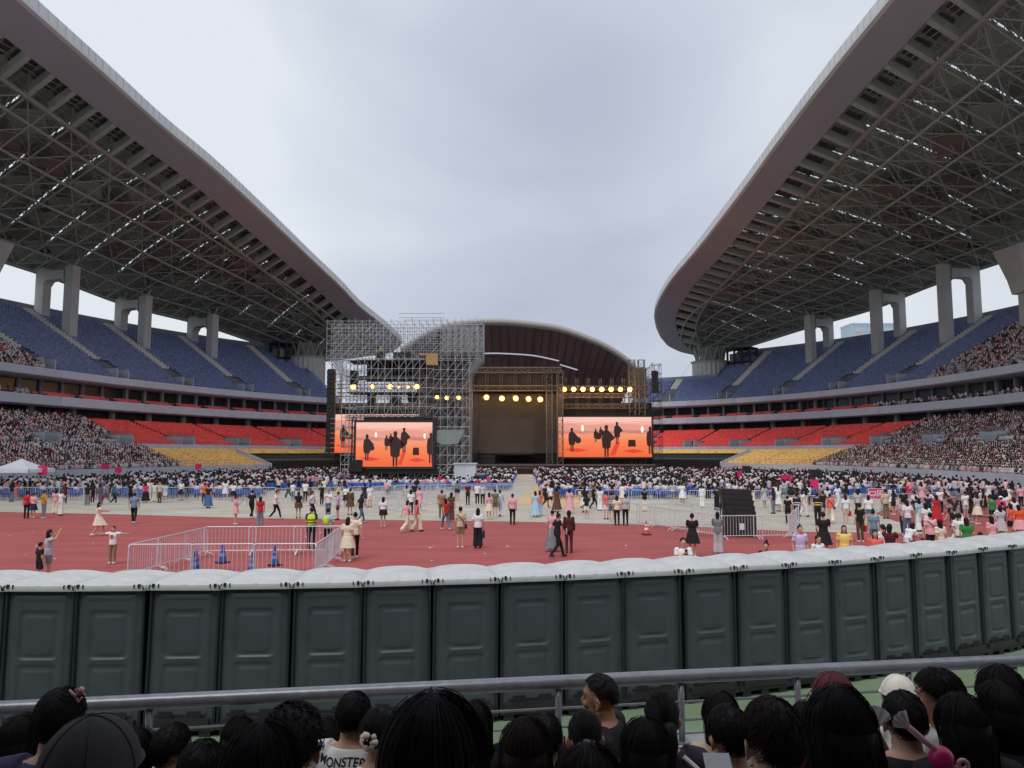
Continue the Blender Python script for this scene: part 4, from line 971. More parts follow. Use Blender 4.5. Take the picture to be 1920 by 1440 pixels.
# ------------------------------------------------------------------ cones
M_cone = srgb('cone_blue', (40, 84, 170), .9, rough=.5); M_cone2 = srgb('cone_orange', (226, 84, 50), .95, rough=.5)
def cone(p, m, hgt, label, grp):
    root = empty('traffic_cone', (p[0], p[1], .01), RNG.uniform(0, 1)); tag(root, label, 'cone', grp)
    b = MB(); n = 14; b.add(*loft([oval((0, 0, z*hgt), r, r, n) for z, r in ((.05, .15), (.3, .115), (.3, .115), (.5, .085), (.7, .06), (.97, .03), (1, .02))]), smooth=False); b.build('cone_body', m, root)
    b = MB(); b.add(*box((0, 0, .03), (.38, .38, .05))); b.build('base', M_blackm, root)
    b = MB(); b.add(*loft([oval((0, 0, z*hgt), r+.004, r+.004, n) for z, r in ((.34, .109), (.5, .085))], cap=False)); b.add(*loft([oval((0, 0, z*hgt), r+.004, r+.004, n) for z, r in ((.62, .07), (.72, .058))], cap=False)); b.build('reflective_band', M_white if m is M_cone2 else srgb('cone_band', (120, 150, 200), .9), root)
for i, (px, py, nm) in enumerate([(363, 1075, 'leftmost'), (367, 1073, 'second from left'), (417, 1056, 'third from left, farther back'), (472, 1076, 'fourth from left'), (515, 1061, 'rightmost, with a paler foot')]):
    cone(gnd(px, py), M_cone, .72, f'blue traffic cone in the barrier pen, {nm}', 'blue cones inside the barrier pen')
cone(gnd(1212, 1003), M_cone2, .7, 'orange and white traffic cone on the red track edge', None)
# ------------------------------------------------------------------ loudspeaker stacks on the infield
def stack(px, pyb, wpx, lab, tilt=.28, hgt=2.3):
    p = gnd(px, pyb); s = wpx*p[1]/F; root = empty('speaker_stack', (p[0], p[1]+.8, .01), -.1); tag(root, lab, 'loudspeaker')
    b = MB(); b.add(*box((0, 0, .5), (s*1.05, 1.0, .98))); b.build('sub_cabinet', M_blackm, root)
    for k in range(5):
        b = MB(); b.add(*box((-.045*k, .04*k, 1.12+.25*k), (s*.98, .8, .248))); b.add(*box((-.045*k, .04*k-.405, 1.12+.25*k), (s*.9, .012, .2))); o = b.build('cabinet', M_blackm, root); o.rotation_euler = (0, tilt*.15, 0)
    b = MB(); b.add(*box((.08, -.52, .5), (.22, .02, .3))); b.build('paper_notice', M_white, root)
    b = MB(); b.add(*tube((-s*.5, -.4, 0), (-s*.5, -.4, 1.6), .03)); b.add(*tube((-s*.5, .4, 0), (-s*.5, .4, 1.6), .03)); b.add(*tube((-s*.5, -.4, 1.6), (-s*.5, .4, 1.6), .03)); b.build('stand_frame', M_trk, root)
stack(1394, 1009, 58, 'big black speaker stack leaning back behind barriers on the right')
for px, pyb, wpx, lab in [(1538, 921, 22, 'black speaker on the infield right of a pink sign'), (1405, 905, 14, 'small black speaker beside the farthest pink sign'), (272, 893, 15, 'black speaker rising from the crowd before the left stand')]: stack(px, pyb, wpx, lab)
# ------------------------------------------------------------------ pink signs
M_pink = srgb('sign_pink', (226, 36, 112), .95, rough=.6, var=.04); 
def text_mesh(txt, size):
    cu = bpy.data.curves.new('lettering', 'FONT'); cu.body = txt; cu.size = size; cu.align_x = 'CENTER'; cu.align_y = 'CENTER'; cu.offset = size*.02; o = bpy.data.objects.new('t', cu); COL.objects.link(o)
    dg = bpy.context.evaluated_depsgraph_get(); me = bpy.data.meshes.new_from_object(o.evaluated_get(dg)); bpy.data.objects.remove(o); return me
def sign(px, py, wpx, hpx, Y, label, txt=None):
    p = atY(px, py, Y); w_ = wpx*Y/F; h_ = hpx*Y/F; root = empty('zone_sign', (p[0], Y, 0)); tag(root, label, 'sign', 'pink zone signs above the crowd')
    b = MB(); b.add(*box((0, 0, p[2]), (w_, .05, h_))); b.build('board', M_pink, root)
    b = MB(); b.add(*tube((-w_*.35, .04, 0), (-w_*.35, .04, p[2]+h_*.4), .025)); b.add(*tube((w_*.35, .04, 0), (w_*.35, .04, p[2]+h_*.4), .025)); b.build('pole', M_steel, root)
    if txt:
        me = text_mesh(txt, h_*.62); me.materials.append(M_white); o = bpy.data.objects.new('lettering', me); COL.objects.link(o); o.parent = root; o.location = (0, -.03, p[2]+h_*.02); o.rotation_euler = (pi/2, 0, 0)
    b = MB()
    for x, z, sx, sz in ((0, h_/2, w_+.06, .03), (0, -h_/2, w_+.06, .03), (-w_/2, 0, .03, h_), (w_/2, 0, .03, h_)): b.add(*box((x, 0, p[2]+z), (sx, .07, sz)))
    b.build('edge_frame', M_white if txt else M_pink, root)
sign(1642, 926, 27, 19, 53, 'pink sign reading C2 zone in white, largest on the right', 'C2区')
sign(80, 882, 16, 17, 66, 'pink sign near the white tent at the far left')
sign(197, 875, 13, 9, 84, 'wide pink sign, second from the left above the left crowd'); sign(222, 881, 12, 9, 80, 'pink sign, third from the left above the left crowd'); sign(372, 875, 11, 10, 96, 'small pink sign nearest the scaffold on the left')
sign(1387, 892, 8, 15, 84, 'narrow pink sign, farthest on the right side'); sign(1474, 899, 20, 17, 72, 'pink sign left of the small black speaker'); sign(1526, 907, 15, 16, 64, 'pink sign touching the small black speaker')
sign(1708, 905, 9, 13, 70, 'narrow pink sign by the right stand wall'); sign(1699, 918, 15, 12, 66, 'low pink sign just right of the C2 sign')
# white tent at the far left
def tent():
    a = atY(-30, 880, 64); c = atY(52, 880, 64); w_ = c[0]-a[0]; root = empty('tent', ((a[0]+c[0])/2, 66, 0)); tag(root, 'white peaked tent at the left edge of the infield', 'tent')
    ze = Z(880, 64); zp = Z(860, 64); n = 12; hw = w_/2
    rings = []
    for t in np.linspace(0, 1, 8):
        rr = 1-t; zz = ze+(zp-ze)*(t**1.5); rings.append([(-hw*rr-.01, -hw*rr-.01, zz), (hw*rr+.01, -hw*rr-.01, zz), (hw*rr+.01, hw*rr+.01, zz), (-hw*rr-.01, hw*rr+.01, zz)])
    rings = [[(x, y, ze-.3) for x, y, _ in rings[0]]]+rings
    b = MB(); b.add(*loft(rings, cap=False)); b.build('canopy', M_white, root)
    for x in (-hw, hw):
        for y in (-hw, hw): b = MB(); b.add(*tube((x, y, 0), (x, y, ze), .04)); b.build('post', M_steel, root)
tent()
# ------------------------------------------------------------------ seated and standing crowd on the infield
def field_crowd():
    b = MB(); ch = MB(); Ps = []
    y = 66.0
    while y < 141:
        half0, half1 = -61+max(0, (y-80)*.25), 58-max(0, (y-95)*.45)
        xs = np.arange(half0, half1, .62 if y < 85 else .7)
        xs = xs+RNG.normal(0, .08, len(xs))
        ok = np.ones(len(xs), bool)
        if TY-13 < y < TY+8: ok &= ~((xs > tx0-1.5) & (xs < tx1+3))
        rx = X(985, y); ok &= np.abs(xs-rx) > 1.6                       # centre gangway
        for g in (-40, -21 if y < 85 else 99, 16, 34, 47): ok &= np.abs(xs-g) > .8
        if y < 80: ok &= ~((xs > X(500, y)) & (xs < X(990, y)))
        if y < 72: ok &= (RNG.random(len(xs)) < .75)
        ok &= RNG.random(len(xs)) < .93
        xs = xs[ok]; Ps.append(np.stack([xs, np.full(len(xs), y)+RNG.normal(0, .06, len(xs)), np.full(len(xs), .45)], 1))
        y += 1.05 if y < 90 else 1.3
    Pp = np.concatenate(Ps); st = RNG.random(len(Pp)) < .12; Q = Pp.copy(); Q[st, 2] += .38
    crowd_mesh(b, Q, np.zeros(len(Q)))
    V, Fs = replicate(*join([box((0, .05, .0), (.42, .4, .05)), box((0, -.22, .22), (.42, .05, .42)), tube((-.18, -.2, -.45), (-.18, -.2, 0), .02, None, 3), tube((.18, -.2, -.45), (.18, -.2, 0), .02, None, 3)]), Pp, np.zeros(len(Pp)))
    ch.add(V, Fs); o = ch.build('folding_chairs', srgb('chair_blue', (50, 96, 190), .9), None); tag(o, 'rows of blue folding chairs under the seated infield crowd', 'chairs', None, 'stuff')
    o = b.build('crowd', M_attr, None, cols=True); tag(o, 'dense seated crowd facing the stage across the infield', 'crowd', None, 'stuff')
field_crowd()
# ------------------------------------------------------------------ people
M_skin = srgb('skin', (226, 176, 150), .8, rough=.55, var=.06, scale=6)
M_skin2 = srgb('skin_tan', (196, 142, 112), .75, rough=.55, var=.06, scale=6)
M_hair = mat('hair_black', (.011, .0098, .011), rough=.55, var=.4, scale=20, stretch=(6, 6, .6), spec=.22)
M_hairb = mat('hair_brown', (.022, .012, .010), rough=.6, var=.5, scale=20, stretch=(6, 6, .6), spec=.25)
M_shoe = srgb('shoe_white', (215, 215, 212), .9); M_shoed = mat('shoe_black', (.02, .02, .02), rough=.6)
CL = {}
def cloth(c):
    k = tuple(c)
    if k not in CL: CL[k] = srgb('cloth_%02x%02x%02x' % k, k, .95, rough=.88, var=.1, scale=9, bump=.25)
    return CL[k]
PC = dict(white=(238, 238, 240), black=(26, 26, 30), grey=(130, 134, 142), pink=(238, 176, 186), red=(196, 42, 48), maroon=(84, 32, 40), blue=(70, 100, 160), denim=(96, 116, 146), bluegrey=(118, 146, 168), navy=(36, 42, 66), cream=(238, 224, 200), beige=(208, 190, 164), khaki=(150, 122, 92), brown=(96, 70, 54), mustard=(184, 142, 40), lavender=(206, 196, 228), teal=(70, 120, 130), green=(58, 140, 74), olive=(110, 112, 78), yellow=(244, 214, 120), hivis=(214, 240, 60), magenta=(236, 50, 130), coral=(238, 110, 100), lightblue=(176, 208, 226), purple=(92, 60, 120), orange=(236, 96, 44), stripe=(120, 120, 126), plaid=(120, 84, 74), lightgrey=(190, 192, 196))
from mathutils import Quaternion
def tmp_remesh(parts, vox, name):
    b = MB()
    for v, f in parts: b.add(v, f)
    me = b.mesh(name); o = bpy.data.objects.new(name, me); COL.objects.link(o)
    m = o.modifiers.new('r', 'REMESH'); m.mode = 'VOXEL'; m.voxel_size = vox; m.use_smooth_shade = True
    m2 = o.modifiers.new('s', 'SMOOTH'); m2.iterations = 3; m2.factor = .5
    dg = bpy.context.evaluated_depsgraph_get(); out = bpy.data.meshes.new_from_object(o.evaluated_get(dg)); bpy.data.objects.remove(o); bpy.data.meshes.remove(me); out.name = name
    return out
# joints, metres, person looks along +Y
BASE = dict(pel=(0, 0, .95), wai=(0, .0, 1.1), che=(0, -.01, 1.3), nec=(0, -.01, 1.47), hd=(0, .01, 1.57),
            lsh=(-.17, -.01, 1.41), rsh=(.17, -.01, 1.41), lel=(-.23, -.04, 1.13), rel=(.23, -.04, 1.13), lwr=(-.23, .04, .89), rwr=(.23, .04, .89),
            lhi=(-.09, 0, .9), rhi=(.09, 0, .9), lkn=(-.1, .02, .49), rkn=(.1, .02, .49), lan=(-.1, -.02, .08), ran=(.1, -.02, .08))
def pose(**k): d = dict(BASE); d.update(k); return d
POSES = {
 'stand': pose(),
 'shift': pose(lhi=(-.1, .01, .9), lkn=(-.14, .06, .49), lan=(-.16, .03, .08), rel=(.3, -.06, 1.16), rwr=(.17, .12, 1.06), pel=(.03, 0, .95)),
 'phone': pose(lel=(-.22, .1, 1.17), rel=(.22, .1, 1.17), lwr=(-.06, .32, 1.3), rwr=(.07, .32, 1.32)),
 'up': pose(lel=(-.27, .14, 1.45), rel=(.27, .14, 1.45), lwr=(-.09, .27, 1.66), rwr=(.1, .27, 1.66)),
 'one': pose(rel=(.25, .1, 1.2), rwr=(.14, .3, 1.32), lel=(-.26, -.05, 1.14), lwr=(-.2, .06, .96)),
 'walk': pose(lkn=(-.1, .2, .52), lan=(-.1, .3, .1), rkn=(.1, -.02, .49), ran=(.1, -.33, .13), lel=(-.24, -.16, 1.16), lwr=(-.22, -.2, .92), rel=(.23, .1, 1.16), rwr=(.2, .26, .98), che=(0, .03, 1.3), nec=(0, .04, 1.46), hd=(0, .07, 1.56), lsh=(-.17, .02, 1.41), rsh=(.17, .04, 1.41)),
 'walk2': pose(rkn=(.1, .18, .52), ran=(.1, .2, .09), lkn=(-.1, 0, .49), lan=(-.1, -.28, .12), rel=(.24, -.14, 1.16), rwr=(.22, -.16, .92), lel=(-.23, .1, 1.16), lwr=(-.2, .24, .97)),
 'reach': pose(lel=(-.2, .2, 1.3), rel=(.2, .18, 1.28), lwr=(-.12, .44, 1.3), rwr=(.15, .42, 1.26), lkn=(-.1, .22, .52), lan=(-.1, .32, .09), ran=(.1, -.3, .12)),
 'wide': pose(lel=(-.45, 0, 1.4), rel=(.45, 0, 1.4), lwr=(-.7, .02, 1.41), rwr=(.7, .02, 1.41)),
 'bend': pose(che=(0, .12, 1.24), nec=(0, .2, 1.36), hd=(0, .27, 1.43), lsh=(-.17, .16, 1.31), rsh=(.17, .16, 1.31), lel=(-.2, .26, 1.08), rel=(.2, .26, 1.08), lwr=(-.08, .4, 1.1), rwr=(.08, .4, 1.12)),
 'hips': pose(lel=(-.36, -.08, 1.17), rel=(.36, -.08, 1.17), lwr=(-.18, .02, 1.02), rwr=(.18, .02, 1.02)),
}
def v3(p): return np.array(p, float)
def torso_parts(J, g):
    w = [(J['pel'], .15, .105), (J['wai'], .125, .09), (J['che'], .165, .11), ((v3(J['lsh'])+v3(J['rsh']))/2+[0, 0, .005], .15, .085)]
    return [loft([oval(tuple(p), a+g, b_+g, 14) for p, a, b_ in w])]+[sphere(J['lsh'], .062+g, 8, 6), sphere(J['rsh'], .062+g, 8, 6), sphere(v3(J['che'])+[0, 0, .02], (.17+g, .11+g, .14), 12, 8)]
def hand(w, e, out):
    w = v3(w); d = w-v3(e); d /= np.linalg.norm(d); x, y = frame(d)
    out.append(sphere(w+d*.045, (.035, .035, .045), 7, 5))
def fingers(w, e):
    w = v3(w); d = w-v3(e); d /= np.linalg.norm(d); x, y = frame(d); ps = []
    for i, L_ in enumerate((.07, .085, .08, .062)):
        o = w+d*.075+x*(i-1.5)*.018; ps.append(path([o, o+d*L_*.5+y*.008, o+d*L_*.85+y*.03], [.009, .008, .006], 5))
    o = w+d*.03+x*-.035; ps.append(path([o, o-x*.02+d*.03+y*.01, o-x*.015+d*.055+y*.02], [.011, .009, .007], 5))
    return ps
def mid_body(ps):
    J = POSES[ps]; pt = torso_parts(J, 0); hd = v3(J['hd'])
    pt += [tube(J['nec'], hd+[0, 0, -.02], .052, .05, 8), sphere(hd+[0, .005, .06], (.075, .093, .112), 12, 9), sphere(hd+[0, .05, -.015], (.045, .05, .05), 8, 6), path([hd+[0, .088, .075], hd+[0, .115, .03], hd+[0, .09, .02]], [.01, .017, .01], 6),
           sphere(hd+[-.077, 0, .05], (.013, .022, .032), 6, 5), sphere(hd+[.077, 0, .05], (.013, .022, .032), 6, 5)]
    for s in 'lr':
        pt += [tube(J[s+'sh'], J[s+'el'], .05, .04, 8), sphere(J[s+'el'], .04, 7, 5), tube(J[s+'el'], J[s+'wr'], .038, .026, 8)]; hand(J[s+'wr'], J[s+'el'], pt)
        pt += [tube(v3(J[s+'hi'])+[0, 0, .03], J[s+'kn'], .085, .058, 10), sphere(J[s+'kn'], .057, 8, 6), tube(J[s+'kn'], J[s+'an'], .055, .036, 8), tube(v3(J[s+'an'])+[0, -.03, -.035], v3(J[s+'an'])+[0, .15, -.045], .036, .028, 8)]
    me = tmp_remesh(pt, .014, 'body')
    b = MB()
    for s in 'lr':
        for v, f in fingers(J[s+'wr'], J[s+'el']): b.add(v, f, smooth=True)
    fm = b.mesh('f'); import bmesh; bm = bmesh.new(); bm.from_mesh(me); bm.from_mesh(fm); bm.to_mesh(me); bm.free(); bpy.data.meshes.remove(fm)
    for p in me.polygons: p.use_smooth = True
    return me
def garment(ps, kind):
    J = POSES[ps]; pt = []; g = .016
    A = lambda s, t: v3(J[s+'hi'])*(1-t)+v3(J[s+'kn'])*t
    if kind == 'tee':
        pt = torso_parts(J, g+.006)
        pt.append(loft([oval(tuple(v3(J['pel'])+[0, 0, -.06]), .165+g, .125+g, 14), oval(tuple(v3(J['wai'])), .15+g, .115+g, 14)]))
        for s in 'lr': pt.append(tube(J[s+'sh'], v3(J[s+'sh'])*.38+v3(J[s+'el'])*.62, .068, .07, 9))
    elif kind == 'long':
        pt = torso_parts(J, g+.01); pt.append(loft([oval(tuple(v3(J['pel'])+[0, 0, -.04]), .165+g, .125+g, 14), oval(tuple(v3(J['wai'])), .15+g, .115+g, 14)]))
        for s in 'lr': pt += [tube(J[s+'sh'], J[s+'el'], .068, .056, 9), sphere(J[s+'el'], .056, 7, 5), tube(J[s+'el'], v3(J[s+'el'])*.12+v3(J[s+'wr'])*.88, .054, .042, 8)]
    elif kind in ('trousers', 'wide', 'shorts'):
        pt = [loft([oval(tuple(v3(J['pel'])+[0, 0, -.09]), .16, .12, 14), oval(tuple(v3(J['pel'])+[0, 0, .08]), .145, .108, 14)])]
        for s in 'lr':
            if kind == 'shorts': pt.append(tube(v3(J[s+'hi'])+[0, 0, .02], A(s, .68), .1, .095, 10))
            else:
                w1 = .07 if kind == 'trousers' else .1; w2 = .055 if kind == 'trousers' else .12
                pt += [tube(v3(J[s+'hi'])+[0, 0, .02], J[s+'kn'], .1, w1, 10), sphere(J[s+'kn'], w1, 8, 6), tube(J[s+'kn'], v3(J[s+'an'])+[0, 0, .0], w1, w2, 9)]
    me = tmp_remesh(pt, .016, kind)
    return me
def skirt_mesh(ps, hem, top=1.08, flare=.2, bodice=False):
    J = POSES[ps]; n = 28; rings = []
    for t in np.linspace(0, 1, 9):
        z = top+(hem-top)*t; leg = v3(J['lkn'])*.5+v3(J['rkn'])*.5; off = (leg[:2])*min(1, max(0, (1-z)/.5)); sp = abs(J['lkn'][1]-J['rkn'][1])*.5
        a = .135+.06*min(1, t*4)+flare*t**1.3*.5; b_ = .105+.04*min(1, t*4)+(flare*.5+sp)*t**1.3
        rings.append([(off[0]+a*(1+.07*t*sin(7*q_+1))*cos(q_), off[1]+b_*(1+.07*t*sin(7*q_))*sin(q_), z) for q_ in np.linspace(0, 2*pi, n, endpoint=False)])
    b = MB(); b.add(*loft(rings[::-1], cap=False), smooth=True); return b.mesh('skirt')
def hair_mesh(ps, kind):
    J = POSES[ps]; hd = v3(J['hd']); pt = [sphere(hd+[0, -.012, .075], (.086, .1, .108), 12, 9)]
    b = MB(); c = hd+[0, -.008, .068]
    nu, nv = 20, 12; V = []
    for i in range(nu):
        q_ = 2*pi*i/nu; front = (1+sin(q_))/2         # sin>0 is the face side
        tmax = radians(125)-radians(72)*front**1.5 if kind != 'long' else radians(130)-radians(76)*front**1.5
        for j in range(nv):
            t = tmax*j/(nv-1); rr = 1+.03*sin(5*q_+j)
            V.append(c+np.array([.088*sin(t)*cos(q_), .106*sin(t)*sin(q_), .117*cos(t)])*rr)
    b.add(np.array(V), grid(None, nu, nv, True)[:, ::-1], smooth=True)
    if kind in ('long', 'bob'):
        Lh = .34 if kind == 'long' else .17; rings = []
        for t in np.linspace(0, 1, 6):
            z = c[2]-.0-Lh*t; k = 1-.25*t; rings.append([(c[0]+.094*k*cos(a), c[1]-.02-.035*t+.1*k*sin(a)*.8, z) for a in np.linspace(pi*.98, 2*pi*1.01, 12)])
        V, Fq = loft(rings, closed=False, cap=False); b.add(V, Fq, smooth=True)
        V2 = V.copy(); V2[:, 1] += .05*(V[:, 1]-c[1] < -.02); V2[:, 0] *= .8; V2[:, 0] += c[0]*.2; b.add(V2, [f[:, ::-1] for f in Fq], smooth=True)
    if kind == 'pony': b.add(*path([c+[0, -.1, .03], c+[0, -.15, -.0], c+[0, -.14, -.12], c+[0, -.12, -.2]], [.025, .035, .03, .008], 8), smooth=True)
    if kind == 'bun': b.add(*sphere(c+[0, -.05, .13], (.045, .045, .04), 8, 6), smooth=True)
    return b.mesh('hair_'+kind)
def shoe_mesh(ps):
    J = POSES[ps]; b = MB()
    for s in 'lr':
        a = v3(J[s+'an']); b.add(*loft([oval((a[0], a[1]+.05, a[2]-.08+z), x, y, 10) for z, x, y in ((0, .05, .13), (.04, .052, .132), (.07, .045, .1), (.1, .042, .055))]), smooth=True)
    return b.mesh('shoes')
def acc_mesh(ps, kind):
    J = POSES[ps]; b = MB(); che = v3(J['che']); pel = v3(J['pel'])
    if kind == 'bag':
        b.add(*path([v3(J['lsh'])+[.04, .1, .02], che+[0, .15, -.05], pel+[.2, .1, .02], pel+[.2, -.12, .02], che+[.03, -.15, -.05], v3(J['lsh'])+[.03, -.1, .02]], .014, 5)); b.add(*box(pel+[.24, 0, -.05], (.08, .22, .17)))
    if kind == 'backpack': b.add(*loft([oval(tuple(che+[0, -.2, z]), .13*k, .09*k, 12) for z, k in ((-.24, .7), (-.2, 1), (.02, 1), (.1, .75), (.13, .3))]), smooth=True)
    if kind == 'tote': b.add(*box(v3(J['rwr'])+[.02, 0, -.3], (.09, .3, .3), 0, (1, .85))); b.add(*path([v3(J['rwr'])+[.02, -.1, -.16], v3(J['rwr'])+[0, 0, -.03], v3(J['rwr'])+[.02, .1, -.16]], .01, 4))
    if kind == 'phone': m = (v3(J['lwr'])+v3(J['rwr']))/2 if ps in ('phone', 'up', 'bend', 'reach') else v3(J['rwr']); b.add(*box(m+[0, .06, .09], (.075, .012, .155)))
    if kind == 'cap':
        hd = v3(J['hd']); 
        for v, f in [sphere(hd+[0, -.005, .095], (.094, .108, .09), 14, 8), loft([oval(tuple(hd+[0, .09, .085]), .07, .09, 14), oval(tuple(hd+[0, .09, .095]), .07, .09, 14)])]: b.add(v, f, smooth=True)
    if kind == 'vest':
        V, Fq = loft([oval((0, float(che[1]), z), a, b_, 16) for z, a, b_ in ((1.02, .178, .15), (1.15, .172, .148), (1.3, .2, .155), (1.42, .17, .125), (1.45, .1, .09))], cap=False); b.add(V, Fq, smooth=True)
    if kind == 'band':
        for z, a, b_ in ((1.08, .181, .154), (1.2, .186, .157)): b.add(*loft([oval((0, float(che[1]), z), a, b_, 16), oval((0, float(che[1]), z+.05), a+.003, b_+.002, 16)], cap=False))
    return b.mesh(kind)
CACHE = {}
def cached(fn, *a):
    k = (fn.__name__,)+a
    if k not in CACHE: CACHE[k] = fn(*a); CACHE[k].materials.append(M_skin)
    return CACHE[k]
def part_of(root, name, me, m):
    o = bpy.data.objects.new(name, me); COL.objects.link(o); o.parent = root; setmat(o, m); return o
NP = [0]; SEEN_LAB = {}
def person(p, rz, ps, top, bot, hair='short', h=1.66, label='', acc=(), hairm=None, skin=None, shoes=True, group='people walking and standing on the infield and track'):
    """p ground point; rz = heading in degrees, 0 faces away from the camera, 90 faces left, -90 right, 180 towards the camera"""
    root = bpy.data.objects.new('person', cached(mid_body, ps)); COL.objects.link(root); setmat(root, skin or M_skin)
    root.location = (p[0], p[1], .016); root.rotation_euler = (0, 0, radians(rz)); k = h/1.74; root.scale = (k*RNG.uniform(.95, 1.03), k, k)
    tk, tc_ = top; bk, bc = bot
    if tk in ('tee', 'long'): part_of(root, 'shirt', cached(garment, ps, tk), cloth(PC[tc_]))
    if tk == 'dress': part_of(root, 'dress_bodice', cached(garment, ps, 'tee'), cloth(PC[tc_]))
    if bk in ('trousers', 'wide', 'shorts'): part_of(root, bk if bk != 'wide' else 'wide_trousers', cached(garment, ps, bk), cloth(PC[bc]))
    elif bk == 'skirt': part_of(root, 'skirt', cached(skirt_mesh, ps, .55, 1.08, .22), cloth(PC[bc]))
    elif bk == 'mini': part_of(root, 'skirt', cached(skirt_mesh, ps, .68, 1.08, .14), cloth(PC[bc]))
    elif bk == 'maxi': part_of(root, 'long_skirt', cached(skirt_mesh, ps, .16, 1.1, .34), cloth(PC[bc]))
    part_of(root, 'hair', cached(hair_mesh, ps, hair), hairm or (M_hair if random.random() < .8 else M_hairb))
    if shoes: part_of(root, 'shoes', cached(shoe_mesh, ps), M_shoe if random.random() < .6 else M_shoed)
    for a, c in acc: part_of(root, {'vest': 'safety_vest', 'band': 'reflective_band'}.get(a, a), cached(acc_mesh, ps, a), cloth(PC[c]))
    tag(root, label, 'person', group); NP[0] += 1; return root
TK = {'tee': 'top', 'long': 'tunic', 'dress': 'dress'}; BK = {'trousers': 'trousers', 'wide': 'wide trousers', 'shorts': 'shorts', 'skirt': 'skirt', 'mini': 'short skirt', 'maxi': 'long skirt'}
FAR = []
